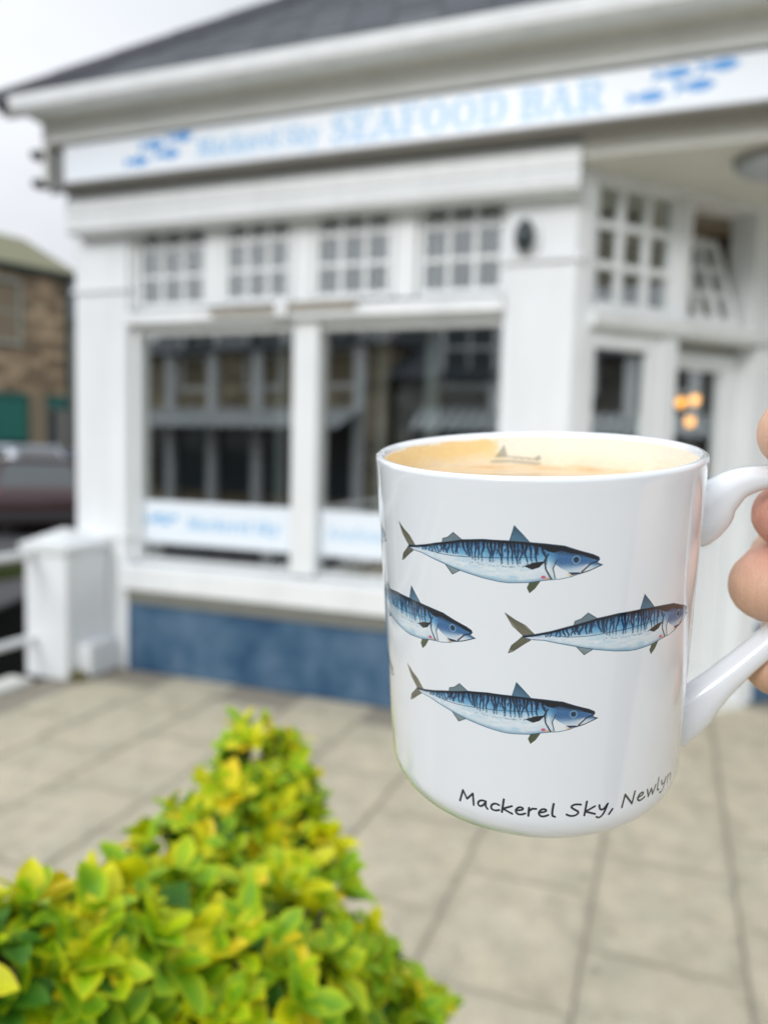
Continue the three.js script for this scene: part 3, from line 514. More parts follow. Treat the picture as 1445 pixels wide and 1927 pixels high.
function drawFish(c) {   // in millimetres, y up, tail at the left
  let s = 7; const rn = () => { s = (s * 16807) % 2147483647; return s / 2147483647; }, r2 = (a, b) => a + (b - a) * rn();
  const path = (pts, close = true) => { c.beginPath(); pts.forEach(([x, y], i) => (i ? c.lineTo(x, y) : c.moveTo(x, y))); if (close) c.closePath(); };
  const fin = (pts, fill, ray, n, from, to) => { path(pts); c.fillStyle = fill; c.fill(); c.save(); c.clip(); c.strokeStyle = ray; c.lineWidth = 0.13; for (let i = 0; i <= n; i++) { c.beginPath(); c.moveTo(lerp(from[0][0], from[1][0], i / n), lerp(from[0][1], from[1][1], i / n)); c.lineTo(lerp(to[0][0], to[1][0], i / n), lerp(to[0][1], to[1][1], i / n)); c.stroke(); } c.restore(); c.lineWidth = 0.16; c.strokeStyle = ray; path(pts); c.stroke(); };
  fin([[-0.2, -13.8], [2, -14.6 - 0.6], [4.2, -16.3], [6.2, -18.3], [3.7, -18.7], [1.4, -16.6]], '#a3a188', '#57564a', 9, [[6, -18.3], [3.6, -18.6]], [[2.2, -15], [-0.2, -14]]);
  fin([[3.8, -18.8], [5.4, -19.8], [4.1, -20.7], [1.4, -22.8], [0.5, -23.2], [1.2, -21.4], [2.9, -19.8]], '#9a9980', '#4a4b40', 9, [[3.6, -18.9], [5.4, -19.8]], [[0.2, -22.6], [2.2, -22.4]]);
  fin([[14.9, -16.2], [15.1, -15.2], [16.5, -14.7], [18, -13.4], [20.3, -14.9]], '#8297a1', '#445660', 12, [[15, -16], [20.3, -14.9]], [[14, -14.6], [18.2, -13.2]]);
  fin([[31.1, -14.2], [32.1, -10.7], [33.8, -12.5], [35.5, -14.4]], '#6591ac', '#2c4a5e', 12, [[31, -14.2], [35.6, -14.4]], [[31.4, -10.4], [33, -11]]);
  fin([[15.6, -21.2], [17.5, -23.3], [19.5, -22.1]], '#9db0b6', '#4c5c60', 9, [[15.6, -21.3], [19.5, -22.2]], [[16.6, -23], [18, -23.6]]);
  fin([[37.8, -22.8], [36.6, -24.7], [35.5, -25.7], [35, -24.6], [35.6, -23.2]], '#7a8768', '#3b4531', 10, [[35.6, -23.2], [37.8, -22.8]], [[34.6, -25.6], [36.4, -25.6]]);
  const body = [...FISH.top, ...FISH.nose, ...FISH.bot];
  c.save(); path(body); c.clip();
  for (let x = 3; x < 51.5; x += 0.18) {
    const t = at(FISH.top, x), b = at(FISH.bot, x), g = c.createLinearGradient(0, t, 0, b), head = x > 39.5 ? Math.min(1, (x - 39.5) / 2) : 0, tail = Math.max(0, 1 - (x - 3) / 8);
    const mixc = (a, h) => { const p = (k) => Math.round(lerp(lerp(a[k], h[k], head), 205, tail * 0.55)); return `rgb(${p(0)},${p(1)},${p(2) + Math.round(tail * 12)})`; };
    g.addColorStop(0, mixc([14, 26, 40], [12, 22, 36])); g.addColorStop(0.10, mixc([52, 104, 150], [20, 40, 62])); g.addColorStop(0.30, mixc([86, 152, 198], [62, 112, 160])); g.addColorStop(0.42, mixc([120, 176, 210], [56, 104, 156]));
    g.addColorStop(0.54, mixc([196, 218, 231], [70, 112, 158])); g.addColorStop(0.72, mixc([224, 234, 240], [176, 200, 218])); g.addColorStop(0.9, mixc([206, 224, 234], [222, 230, 236])); g.addColorStop(1, mixc([134, 172, 196], [190, 204, 212]));
    c.fillStyle = g; c.fillRect(x, Math.min(t, b) - 0.5, 0.26, Math.abs(t - b) + 1);
  }
  // washes of colour
  for (let i = 0; i < 160; i++) { const x = r2(8, 38), t = at(FISH.top, x), b = at(FISH.bot, x), k = rn(); c.fillStyle = k < 0.5 ? 'rgba(120,180,220,0.14)' : 'rgba(255,255,255,0.13)'; c.beginPath(); c.ellipse(x, lerp(t, b, r2(0.12, 0.95)), r2(0.4, 1.6), r2(0.15, 0.5), 0, 0, 7); c.fill(); }
  for (let i = 0; i < 1500; i++) { const x = r2(6, 50.5), t = at(FISH.top, x), b = at(FISH.bot, x), f = rn(), k = rn(); c.fillStyle = k < 0.55 ? `rgba(40,70,105,${0.10 * (1.2 - f)})` : 'rgba(255,255,255,0.10)'; c.beginPath(); c.ellipse(x, lerp(t, b, f), r2(0.06, 0.22), r2(0.05, 0.13), r2(0, 3), 0, 7); c.fill(); }
  // dark wavy bars of the back
  c.lineCap = 'round'; c.lineJoin = 'round';
  for (let i = 0; i < 36; i++) {
    const x = 8.4 + i * 0.845 + r2(-0.2, 0.2), t = at(FISH.top, x), b = at(FISH.bot, x), lat = lerp(t, b, x < 14 ? 0.55 : 0.46), n = 6, lean = r2(-0.5, 0.9), w = Math.min(1, (x - 5) / 9);
    const dk = rn() < 0.5 ? [12, 26, 39] : [20, 44, 66];
    let px = x, py = t - 0.1; const ph = r2(0, 6), am = r2(0.2, 0.42);
    for (let j = 1; j <= n; j++) { const f = j / n, qx = x + lean * f + am * Math.sin(ph + f * 6.5) * f, qy = lerp(t, lat, f * r2(0.96, 1.04)); c.lineWidth = lerp(0.60, 0.34, f) * w * r2(0.8, 1.2); c.strokeStyle = `rgb(${dk.map((q, z) => Math.round(lerp(q, [52, 92, 132][z], f * f * 0.8))).join(',')})`; c.beginPath(); c.moveTo(px, py); c.lineTo(qx, qy); c.stroke(); px = qx; py = qy; }
    if (rn() < 0.5) { c.lineWidth = 0.30 * w; c.beginPath(); const f = r2(0.3, 0.55), y0 = lerp(t, lat, f), x0 = x + lean * f, d = rn() < 0.5 ? -1 : 1; c.moveTo(x0, y0); c.quadraticCurveTo(x0 + 0.55 * d, y0 - 0.1, x0 + 0.6 * d, y0 - r2(0.5, 1.3)); c.stroke(); }
    if (x > 22) { c.fillStyle = 'rgba(70,92,120,0.55)'; c.beginPath(); c.ellipse(px + 0.05, py - 0.55, 0.2, 0.42, 0, 0, 7); c.fill(); }
  }
  // dark back, lateral line, dots
  c.strokeStyle = '#0a141f'; c.lineWidth = 0.95; c.beginPath(); FISH.top.forEach(([x, y], i) => (i ? c.lineTo(x, y) : c.moveTo(x, y))); c.stroke();
  c.fillStyle = '#0b1825'; path([[33, -13.6], [38, -14.2], [43, -14.8], [47, -16.3], [50.4, -17.6], [50.4, -18.5], [48.6, -18.0], [46.4, -17.0], [44, -16.6], [42, -16.0], [40.6, -16.5], [39.2, -16.2], [38, -15.4], [35, -14.7]]); c.fill();
  c.strokeStyle = 'rgba(40,60,80,0.7)'; c.lineWidth = 0.16; path([[9.9, -18.5], [13.8, -18.9], [17.8, -18.9], [23.1, -18.5], [30.5, -18], [36.8, -17.5]], false); c.stroke();
  for (let i = 0; i < 24; i++) { const x = r2(22, 35); c.fillStyle = 'rgba(80,90,100,0.5)'; c.beginPath(); c.ellipse(x, -19.9 + r2(-0.25, 0.25), r2(0.12, 0.3), 0.1, 0, 0, 7); c.fill(); }
  // head: pale cheek, gill covers, eye, jaw, pectoral fin, blush
  c.fillStyle = 'rgba(232,238,242,0.92)'; path([[40.6, -19], [42.4, -20.2], [44.4, -21.3], [43.8, -22.2], [41.4, -22.6], [40.3, -21.4]]); c.fill();
  c.fillStyle = '#2b3550'; path([[43.6, -21.0], [46, -21.0], [46.4, -21.3], [44.6, -21.6]]); c.fill(); c.fillStyle = 'rgba(214,170,90,0.8)'; path([[43.2, -21.3], [44.6, -21.7], [45.6, -21.5], [44.4, -22.0]]); c.fill();
  c.fillStyle = 'rgba(206,212,222,0.9)'; path([[45.8, -20.4], [47.7, -19.2], [48.1, -19.6], [46.3, -21.1]]); c.fill();
  c.strokeStyle = '#25313e'; c.lineWidth = 0.32; path([[39.4, -16.8], [38.6, -18.3], [38.9, -20.3], [40.1, -22.5]], false); c.stroke(); c.lineWidth = 0.2; path([[41.2, -18.2], [40.4, -20.1], [40.9, -22.2]], false); c.stroke();
  c.strokeStyle = '#17222c'; c.lineWidth = 0.28; path([[50.2, -18.6], [48.4, -19.3], [46.6, -21]], false); c.stroke();
  c.fillStyle = '#35618a'; c.beginPath(); c.ellipse(45.3, -18.15, 0.76, 0.8, 0, 0, 7); c.fill(); c.strokeStyle = '#93b3c9'; c.lineWidth = 0.17; c.beginPath(); c.ellipse(45.3, -18.15, 0.82, 0.86, 0, 0, 7); c.stroke(); c.fillStyle = '#1c3247'; c.beginPath(); c.ellipse(45.35, -18.15, 0.5, 0.55, 0, 0, 7); c.fill();
  c.fillStyle = 'rgba(205,70,115,0.85)'; c.beginPath(); c.ellipse(38.4, -22.05, 0.5, 0.36, 0, 0, 7); c.fill(); c.fillStyle = 'rgba(225,160,100,0.6)'; c.beginPath(); c.ellipse(39.2, -22.4, 0.7, 0.25, 0, 0, 7); c.fill();
  c.restore();
  fin([[38.6, -18.5], [37.4, -19.8], [36, -20.3], [34.4, -19.7], [36.3, -18.9]], '#39434c', '#161c22', 8, [[38.6, -18.6], [38, -19.2]], [[34.6, -19.4], [36, -20.6]]);
  c.strokeStyle = 'rgba(52,84,110,0.75)'; c.lineWidth = 0.17; path(body); c.stroke();
  c.strokeStyle = '#22303c'; c.lineWidth = 0.2; path([[50.0, -19.1], [51.1, -19.6], [48.1, -20.8], [46, -21.4]], false); c.stroke();
}
// hand-lettered strokes, x-height 1
const GLYPH = {
  M: [[[0, 0], [0.2, 1.5], [0.62, 0.55], [1.1, 1.45], [1.25, 0]], 1.5, 0], a: [[[0.75, 0.9], [0.35, 1], [0.05, 0.45], [0.25, 0.03], [0.6, 0.35], [0.76, 0.95], [0.74, 0.3], [0.95, 0]], 1.1, 1], c: [[[0.75, 0.8], [0.45, 1], [0.1, 0.6], [0.15, 0.1], [0.5, 0], [0.8, 0.2]], 0.95, 1],
  k: [[[0.12, 1.65], [0.08, 0]], 1.05, 0, [[0.8, 0.95], [0.12, 0.45], [0.9, 0]]], e: [[[0.1, 0.5], [0.65, 0.6], [0.62, 0.95], [0.3, 0.98], [0.05, 0.5], [0.25, 0.03], [0.6, 0.05], [0.85, 0.25]], 1, 1], r: [[[0.1, 1], [0.12, 0]], 0.8, 0, [[0.12, 0.6], [0.35, 0.92], [0.65, 0.95]]],
  l: [[[0.15, 1.65], [0.08, 0.2], [0.38, 0.05]], 0.55, 1], S: [[[0.95, 1.35], [0.55, 1.5], [0.2, 1.2], [0.45, 0.85], [0.9, 0.5], [0.75, 0.1], [0.3, 0], [0, 0.25]], 1.25, 1], y: [[[0.1, 1], [0.15, 0.45], [0.5, 0.35], [0.75, 0.95]], 1, 1, [[0.78, 1], [0.62, 0], [0.3, -0.6], [0, -0.4]]],
  ',': [[[0.25, 0.2], [0.02, -0.35]], 0.5, 0], N: [[[0, 0], [0.12, 1.5], [0.9, 0.05], [1.02, 1.5]], 1.3, 0], w: [[[0.05, 1], [0.28, 0.02], [0.52, 0.85], [0.78, 0.02], [1.05, 1]], 1.2, 0], n: [[[0.1, 1], [0.12, 0]], 1, 0, [[0.12, 0.6], [0.42, 0.98], [0.68, 0.75], [0.75, 0]]], ' ': [[], 0.7, 0],
};
function letter(c, s, x0, x1, y, h, w) {
  const total = [...s].reduce((t, k) => t + GLYPH[k][1], 0), k = (x1 - x0) / total; let x = x0; c.lineCap = c.lineJoin = 'round'; c.strokeStyle = '#1b2328';
  for (const ch of s) {
    const [a, adv, smooth, b] = GLYPH[ch];
    for (const [pts, sm] of [[a, smooth], [b, smooth]]) {
      if (!pts || !pts.length) continue; const P = pts.map(([px, py]) => [x + px * k + py * h * 0.10, y + py * h]);
      for (let pass = 0; pass < 2; pass++) { c.lineWidth = w * (pass ? 0.75 : 1); c.beginPath(); c.moveTo(P[0][0] + pass * 0.05, P[0][1]); for (let i = 1; i < P.length; i++) if (sm && i < P.length - 1) c.quadraticCurveTo(P[i][0], P[i][1], (P[i][0] + P[i + 1][0]) / 2, (P[i][1] + P[i + 1][1]) / 2); else c.lineTo(P[i][0] + pass * 0.05, P[i][1]); c.stroke(); }
    }
    x += adv * k;
  }
}
const china = '#ecf1f6';
const mugTex = canvasTex(2048, 1024, (c, W, H) => {
  c.fillStyle = china; c.fillRect(0, 0, W, H);
  const kx = W / 360, sx = kx / 0.723, sy = H / MH;
  for (const [d, dh] of [[-61, 0], [-60, -36.7], [-99.9, -18.3], [-18.9, -17.1], [-144.6, -1], [-144.6, -37.8], [-181, -18.3], [-221, -1], [-221, -37.8], [100, -18.3]]) { c.save(); c.setTransform(sx, 0, 0, -sy, (d + 180) * kx, -dh * sy); drawFish(c); c.restore(); }
  c.save(); c.setTransform(sx, 0, 0, -sy, 180 * kx, 0);
  letter(c, 'Mackerel', -36 * 0.723, -1.6 * 0.723, -81.5, 2.15, 0.52); letter(c, 'Sky,', 1.6 * 0.723, 19.5 * 0.723, -81.4, 2.2, 0.52); letter(c, 'Newlyn', 22.3 * 0.723, 52 * 0.723, -81.2, 2.15, 0.52);
  c.restore();
});
const chinaProps = { roughness: 0.16, clearcoat: 1, clearcoatRoughness: 0.03, ior: 1.5 };
M.china = new THREE.MeshPhysicalMaterial({ color: new THREE.Color(china), ...chinaProps });
M.print = new THREE.MeshPhysicalMaterial({ color: 0xffffff, map: mugTex, ...chinaProps });
function revolve(prof, vOf, seg = 192) {   // prof: [radius, height] in mm; u from -180 to 180 degrees round the axis
  const pos = [], uv = [], idx = [], n = prof.length;
  for (let i = 0; i <= seg; i++) { const t = (i / seg * 2 - 1) * Math.PI; for (const [r, h] of prof) { pos.push(r * Math.sin(t) * mm, h * mm, r * Math.cos(t) * mm); uv.push(i / seg, vOf(h)); } }
  for (let i = 0; i < seg; i++) for (let j = 0; j < n - 1; j++) { const a = i * n + j, b = a + n; idx.push(a, b, b + 1, a, b + 1, a + 1); }
  const g = new THREE.BufferGeometry(); g.setAttribute('position', new THREE.Float32BufferAttribute(pos, 3)); g.setAttribute('uv', new THREE.Float32BufferAttribute(uv, 2)); g.setIndex(idx); g.computeVertexNormals();
  const nn = g.attributes.normal; for (let j = 0; j < n; j++) { const a = j, b = seg * n + j, x = nn.getX(a) + nn.getX(b), y = nn.getY(a) + nn.getY(b), z = nn.getZ(a) + nn.getZ(b), l = Math.hypot(x, y, z); nn.setXYZ(a, x / l, y / l, z / l); nn.setXYZ(b, x / l, y / l, z / l); }
  return g;
}
const rOut = (h) => 42 - 2.9 * (MH - h) / 90;
const mug = thing('mug', 'white china mug printed with blue mackerel, held up by its handle', 'mug');
mug.position.copy(mugBase); mug.quaternion.copy(mugQ);
{
  const out = [];   // outer skin from the foot up over the lip
  out.push([0, 1.2], [26.5, 1.2], [27.2, 0], [28.6, 0.0]);
  for (let i = 1; i <= 12; i++) { const a = i / 12 * Math.PI / 2; out.push([28.6 + (rOut(10.5) - 28.6) * Math.sin(a), 10.5 * (1 - Math.cos(a))]); }
  for (let h = 14; h < 88; h += 6) out.push([rOut(h), h]);
  out.push([rOut(88), 88], [42.05, 91.0], [41.9, 91.9], [41.3, 92.3], [40.6, 92.25], [39.9, 91.7], [39.6, 90.9]);
  part('body', revolve(out, (h) => h / MH), M.print, mug);
  const stain = canvasTex(2048, 512, (c, W, H) => {   // v: 0 at 20 mm below the lip, 1 at the lip
    const S = (x, y, o = 4) => fbm(x, y, 3.7, o);
    const im = c.createImageData(W, H), hx = (s) => [1, 3, 5].map((k) => parseInt(s.slice(k, k + 2), 16)), wht = hx('#f3f0e6'), yel = hx('#f3d79c'), ora = hx('#e2c090'), crm = hx('#f4f0e4'), tan = hx('#efe6d2');
    for (let y = 0; y < H; y++) for (let x = 0; x < W; x++) {
      const th = x / W * 360 - 180, d = (y / H) * 20, a = th < 0 ? th + 360 : th;      // a: 90 right, 180 far, 270 left
      const n = S(x * 0.014, y * 0.02), n2 = S(x * 0.05, y * 0.06, 3);
      const edge = (a < 186 ? 3.2 + 3.4 * n : 1.7 + 1.3 * n) + 0.7 * n2, inF = THREE.MathUtils.smoothstep(d, edge, edge + (a < 186 ? 2.2 : 0.5));
      const left = THREE.MathUtils.smoothstep(a, 178 + 10 * n, 190 + 14 * n + 4 * n2), low = THREE.MathUtils.smoothstep(d, 5 + 3 * n, 9 + 2 * n);
      for (let k = 0; k < 3; k++) {
        let v = lerp(lerp(crm[k], tan[k], low), lerp(yel[k], tan[k], low * 0.8), left); v = lerp(v, ora[k], THREE.MathUtils.smoothstep(d, 9.4, 10.6) * (0.55 + 0.5 * n));
        v = lerp(wht[k], v, inF * (left > 0.5 ? 1 : 0.75 + 0.5 * n)); im.data[(y * W + x) * 4 + k] = Math.max(0, Math.min(255, v * (1 + 0.05 * n2)));
      }
      im.data[(y * W + x) * 4 + 3] = 255;
    }
    c.putImageData(im, 0, 0);
    // the fish inside, half under the milk foam
    const X = (a) => ((a > 180 ? a - 360 : a) + 180) / 360 * W, Y = (d) => d / 20 * H;
    c.globalAlpha = 0.42; c.fillStyle = '#4c5f62';
    c.beginPath(); c.moveTo(X(187.5), Y(7.2)); c.lineTo(X(183.6), Y(3.6)); c.lineTo(X(182.2), Y(7.3)); c.closePath(); c.fill();
    c.globalAlpha = 0.4; c.lineWidth = 12; c.strokeStyle = '#4c5b58'; c.lineCap = 'round';
    c.beginPath(); c.moveTo(X(187), Y(7.4)); c.lineTo(X(181), Y(7.5)); c.stroke(); c.beginPath(); c.moveTo(X(179.5), Y(7.7)); for (let i = 0; i <= 10; i++) c.lineTo(X(179.5 - i * 1.1), Y(7.7 + i * 0.08 + 0.15 * Math.sin(i * 2))); c.stroke();
    c.beginPath(); c.moveTo(X(170), Y(8.3)); c.lineTo(X(167.8), Y(6.9)); c.lineTo(X(166.6), Y(8.5)); c.closePath(); c.fill();
    c.globalAlpha = 0.3; c.lineWidth = 26; c.beginPath(); c.moveTo(X(188), Y(8.8)); c.lineTo(X(181), Y(8.9)); c.stroke(); c.beginPath(); c.moveTo(X(179.4), Y(9)); c.lineTo(X(169), Y(9.7)); c.stroke();
  });
  stain.wrapS = THREE.RepeatWrapping;
  part('inner_wall', revolve([[39.6, 90.9], [39.4, 88], [38.8, 72], [37.5, 30], [34, 12], [26, 5], [0, 4]], (h) => Math.max(0, 1 - (MH - h) / 20)), new THREE.MeshPhysicalMaterial({ map: stain, roughness: 0.28, clearcoat: 0.7, clearcoatRoughness: 0.1 }), mug, 'inside of the mug stained yellow by milk foam');
  // handle: elliptical section swept through the plane of the handle
  const H = [[38.2, -18.2, 9.2, 5.0], [42.2, -17.8, 9.0, 4.9], [45.0, -16.2, 7.5, 4.7], [47.8, -13.2, 5.5, 4.4], [52, -9.9, 4.1, 4.1], [59, -8.2, 3.0, 3.9], [66.5, -8.2, 2.9, 3.8], [74, -12.2, 2.9, 3.8], [78.4, -21, 2.9, 3.8], [78.6, -33, 3.0, 3.8], [75, -43, 3.1, 3.9], [68.6, -49.2, 3.2, 4.0], [62.8, -54, 3.3, 4.1], [56.8, -59.8, 3.5, 4.3], [51.5, -65.2, 4.1, 4.5], [47.2, -69.8, 5.1, 4.7], [43.2, -74.4, 6.4, 4.9], [37.6, -78.6, 7.6, 5.0]];
  const curve = new THREE.CatmullRomCurve3(H.map(([u, v]) => V(u, v, 0)), false, 'centripetal'), N = 90, S = 28, pos = [], idx = [], th = 87 * R, rx = V(Math.sin(th), 0, Math.cos(th)), wx = V(-Math.cos(th), 0, Math.sin(th));
  for (let i = 0; i <= N; i++) {
    const t = i / N, p = curve.getPoint(t), d = curve.getTangent(t), nx = -d.y, ny = d.x, f = t * (H.length - 1), k = Math.min(H.length - 2, Math.floor(f)), a = lerp(H[k][2], H[k + 1][2], f - k), b = lerp(H[k][3], H[k + 1][3], f - k);
    for (let j = 0; j < S; j++) { const q = j / S * 2 * Math.PI, cs = Math.cos(q), sn = Math.sin(q), e = 0.86, A = a * Math.sign(cs) * Math.abs(cs) ** e, B = b * Math.sign(sn) * Math.abs(sn) ** e; const u = p.x + nx * A, v = MH + p.y + ny * A; const P = rx.clone().multiplyScalar(u).addScaledVector(wx, B); P.y = v; pos.push(P.x * mm, P.y * mm, P.z * mm); }
  }
  for (let i = 0; i < N; i++) for (let j = 0; j < S; j++) { const a = i * S + j, b = i * S + (j + 1) % S; idx.push(a, b, a + S, b, b + S, a + S); }
  const g = new THREE.BufferGeometry(); g.setAttribute('position', new THREE.Float32BufferAttribute(pos, 3)); g.setIndex(idx); g.computeVertexNormals();
  part('handle', g, M.china, mug);
}
// coffee: a level surface inside the tilted mug
{
  const y = 1.4946, r = 39.42, seg = 128, P = [], uv = [], idx = [];
  const c = mugC.clone().addScaledVector(mugUp, -10 * mm); c.y = y; P.push(0, 0, 0); uv.push(0.5, 0.5);
  for (let i = 0; i <= seg; i++) { const t = i / seg * 2 * Math.PI, b = mugC.clone().addScaledVector(mugX, r * mm * Math.sin(t)).addScaledVector(mugZ, r * mm * Math.cos(t)), h = (y - b.y) / mugUp.y; b.addScaledVector(mugUp, h); P.push(b.x - c.x, 0, b.z - c.z); uv.push(0.5 + 0.5 * Math.sin(t), 0.5 + 0.5 * Math.cos(t)); if (i) idx.push(0, i, i + 1); }
  const g = new THREE.BufferGeometry(); g.setAttribute('position', new THREE.Float32BufferAttribute(P, 3)); g.setAttribute('uv', new THREE.Float32BufferAttribute(uv, 2)); g.setIndex(idx); g.computeVertexNormals();
  const foam = texture(512, 512, (u, v) => { const n = fbm(u * 3 + 0.4 * fbm(u * 4, v * 4, 1.3), v * 16, 0.3, 4), m = fbm(u * 5, v * 30, 6.1, 3), k = THREE.MathUtils.clamp(0.45 + 1.1 * n + 0.5 * m, 0, 1); return [lerp(0.82, 0.965, k), lerp(0.62, 0.93, k), lerp(0.36, 0.84, k)]; });
  const o = part('coffee', g, new THREE.MeshPhysicalMaterial({ map: foam, roughness: 0.3, clearcoat: 0.3 }), scene); o.position.copy(c); tag(o, 'milky coffee with streaked crema filling the white mug', 'coffee');
}

// ---------------------------------------------------------------- the hand through the handle
{
  // joints in mm: u outwards from the mug axis, v down from the lip, w towards the viewer
  const F = [
    [[117, -17, 8, 11], [101, -17.5, -31, 9.6], [84.5, -19, -26, 9.2], [67.5, -19.4, -4.5, 8.9]],
    [[117, -38, 7, 11.5], [99, -38.5, -36, 10.2], [80, -38.8, -28, 9.9], [63.6, -39, -4, 9.9]],
    [[115, -58, 7, 11], [101, -59, -33, 9.6], [85, -62, -28, 9.2], [69, -62.6, -5.5, 9.1]],
    [[112, -76, 9, 10], [104, -79, -28, 8.2], [92, -81, -25, 7.8], [80, -81, -6, 7.5]],
    [[124, -46, 42, 15], [108, -14, 32, 12.5], [87, 0.4, 17, 10.4], [64.6, 3.6, 4, 9.6]],
  ];
  const wrist = [132, -54, 72, 19];
  const caps = []; F.forEach((f, i) => { for (let k = 0; k < 3; k++) caps.push([f[k], f[k + 1], i]); });
  for (let i = 0; i < 4; i++) caps.push([[F[i][0][0], F[i][0][1], F[i][0][2], 12.5], [wrist[0] - 3 + i, wrist[1] + 10 - i * 7, wrist[2], 15], 9]);
  caps.push([F[4][0], [wrist[0], wrist[1] + 4, wrist[2] - 4, 17], 9], [[118, -30, 20, 13], [124, -44, 42, 15], 9], [wrist, [165, -100, 104, 25], 9]);
  const lo = [46, -122, -62], size = 190, res = 104, mc = new MarchingCubes(res, new THREE.MeshBasicMaterial(), false, false, 400000), half = size / 2;
  mc.isolation = 0; const smin = (a, b, k) => { const h = Math.max(k - Math.abs(a - b), 0) / k; return Math.min(a, b) - h * h * k * 0.25; };
  const dist = (p, a, b) => { const bx_ = b[0] - a[0], by = b[1] - a[1], bz = b[2] - a[2], t = THREE.MathUtils.clamp(((p[0] - a[0]) * bx_ + (p[1] - a[1]) * by + (p[2] - a[2]) * bz) / (bx_ * bx_ + by * by + bz * bz), 0, 1); return Math.hypot(p[0] - a[0] - bx_ * t, p[1] - a[1] - by * t, p[2] - a[2] - bz * t) - lerp(a[3], b[3], t); };
  const sdf = (p) => {
    const per = [99, 99, 99, 99, 99], palm = { d: 99 };
    for (const [a, b, i] of caps) { const d = dist(p, a, b); if (i < 5) per[i] = smin(per[i], d, 5); else palm.d = smin(palm.d, d, 12); }
    let d = palm.d; for (const q of per) d = smin(d, q, d === palm.d ? 7 : 3); 
    return d + 0.22 * noise3.noise(p[0] * 0.35, p[1] * 0.35, p[2] * 0.35);
  };
  const P = (i) => ((i - res / 2) / (res / 2)) * half + half;
  for (let z = 0, o = 0; z < res; z++) for (let y = 0; y < res; y++) for (let x = 0; x < res; x++, o++) mc.field[o] = -sdf([lo[0] + P(x), lo[1] + P(y), lo[2] + P(z)]);
  mc.update();
  const n = mc.count, src = mc.positionArray, th = 87 * R, rx = V(Math.sin(th), 0, Math.cos(th)), wx = V(-Math.cos(th), 0, Math.sin(th)), pos = new Float32Array(n * 3), colr = new Float32Array(n * 3), uvs = new Float32Array(n * 2);
  const toMug = (u, v, w) => { const q = rx.clone().multiplyScalar(u).addScaledVector(wx, w); q.y = MH + v; return q.multiplyScalar(mm); };
  for (let i = 0; i < n; i++) {
    const u = lo[0] + half + src[i * 3] * half, v = lo[1] + half + src[i * 3 + 1] * half, w = lo[2] + half + src[i * 3 + 2] * half;
    toMug(u, v, w).toArray(pos, i * 3);
    let red = 0; for (const f of F) red = Math.max(red, 1 - Math.hypot(u - f[3][0], v - f[3][1], w - f[3][2] - 4) / 16); red = Math.max(0, red); const f2 = fbm(u * 0.5, v * 0.5, w * 0.5, 3); uvs[i * 2] = v * 0.06; uvs[i * 2 + 1] = (w + u * 0.7) * 0.06; const isIndex = Math.max(0, 1 - Math.hypot(u - 66, v + 19, w + 4) / 22);
    const m = 1 + 0.14 * fbm(u * 0.08, v * 0.08, w * 0.08, 3) + 0.10 * f2;
    colr[i * 3] = 0.72 * m * (1 - 0.02 * red); colr[i * 3 + 1] = (0.47 - 0.10 * red * 0.6 - 0.13 * isIndex) * m; colr[i * 3 + 2] = (0.33 - 0.04 * red - 0.06 * isIndex) * m;
  }
  let g = new THREE.BufferGeometry(); g.setAttribute('position', new THREE.BufferAttribute(pos, 3)); g.setAttribute('uv', new THREE.BufferAttribute(uvs, 2)); g.setAttribute('color', new THREE.BufferAttribute(colr, 3)); g = mergeVertices(g, 1e-6); g.computeVertexNormals();
  const skinBump = texture(256, 256, (u, v) => { const q = 0.5 + 0.5 * tile(u, v, 34, 6.2, 3) - 0.25 * Math.exp(-((v * 4 % 1 - 0.5) ** 2) * 260) ; return [q, q, q]; }, false);
  const skin = new THREE.MeshPhysicalMaterial({ color: 0xffffff, vertexColors: true, roughness: 0.5, bumpMap: skinBump, bumpScale: 0.0003, sheen: 0.2, sheenRoughness: 0.5, sheenColor: col(1, 0.7, 0.6) });
  const hand = new THREE.Mesh(g, skin); hand.name = 'person'; hand.castShadow = hand.receiveShadow = true; hand.position.copy(mugBase); hand.quaternion.copy(mugQ); scene.add(hand);
  tag(hand, 'right hand of a person gripping the mug handle, fingers curled through the loop', 'hand');
  const nailM = new THREE.MeshPhysicalMaterial({ color: col(0.66, 0.42, 0.34), roughness: 0.25, clearcoat: 0.6 });
  for (const [tip, dir, i] of F.map((f, i) => [f[3], i === 4 ? [0.1, 1, -0.35] : [-0.5, 0, -0.86], i])) {
    const e = new THREE.SphereGeometry(1, 20, 12); e.scale(4.8, 0.7, 5.6); const q = new THREE.Quaternion().setFromUnitVectors(V(0, 1, 0), V(...dir).normalize()); e.applyQuaternion(q);
    const k = tip[3] - 0.75, p = toMug(tip[0] + dir[0] * k + (i === 4 ? 2 : 4), tip[1] + dir[1] * k, tip[2] + dir[2] * k - (i === 4 ? 0 : 3)); const turn = new THREE.Matrix4().makeBasis(rx, V(0, 1, 0), wx); e.scale(mm, mm, mm); e.applyMatrix4(turn); part('fingernail', T(e, p.x, p.y, p.z), nailM, hand);
  }
  const slv = new THREE.CylinderGeometry(0.034, 0.046, 0.34, 28, 8); const a = toMug(156, -88, 97), b = toMug(270, -250, 200), d = b.clone().sub(a).normalize(); slv.applyQuaternion(new THREE.Quaternion().setFromUnitVectors(V(0, -1, 0), d)); const c = a.clone().addScaledVector(d, 0.17);
  part('sleeve', T(slv, c.x, c.y, c.z), std(0.03, 0.04, 0.07, 0.9, { bumpMap: rep(bump, 8), bumpScale: 0.001 }), hand);
}

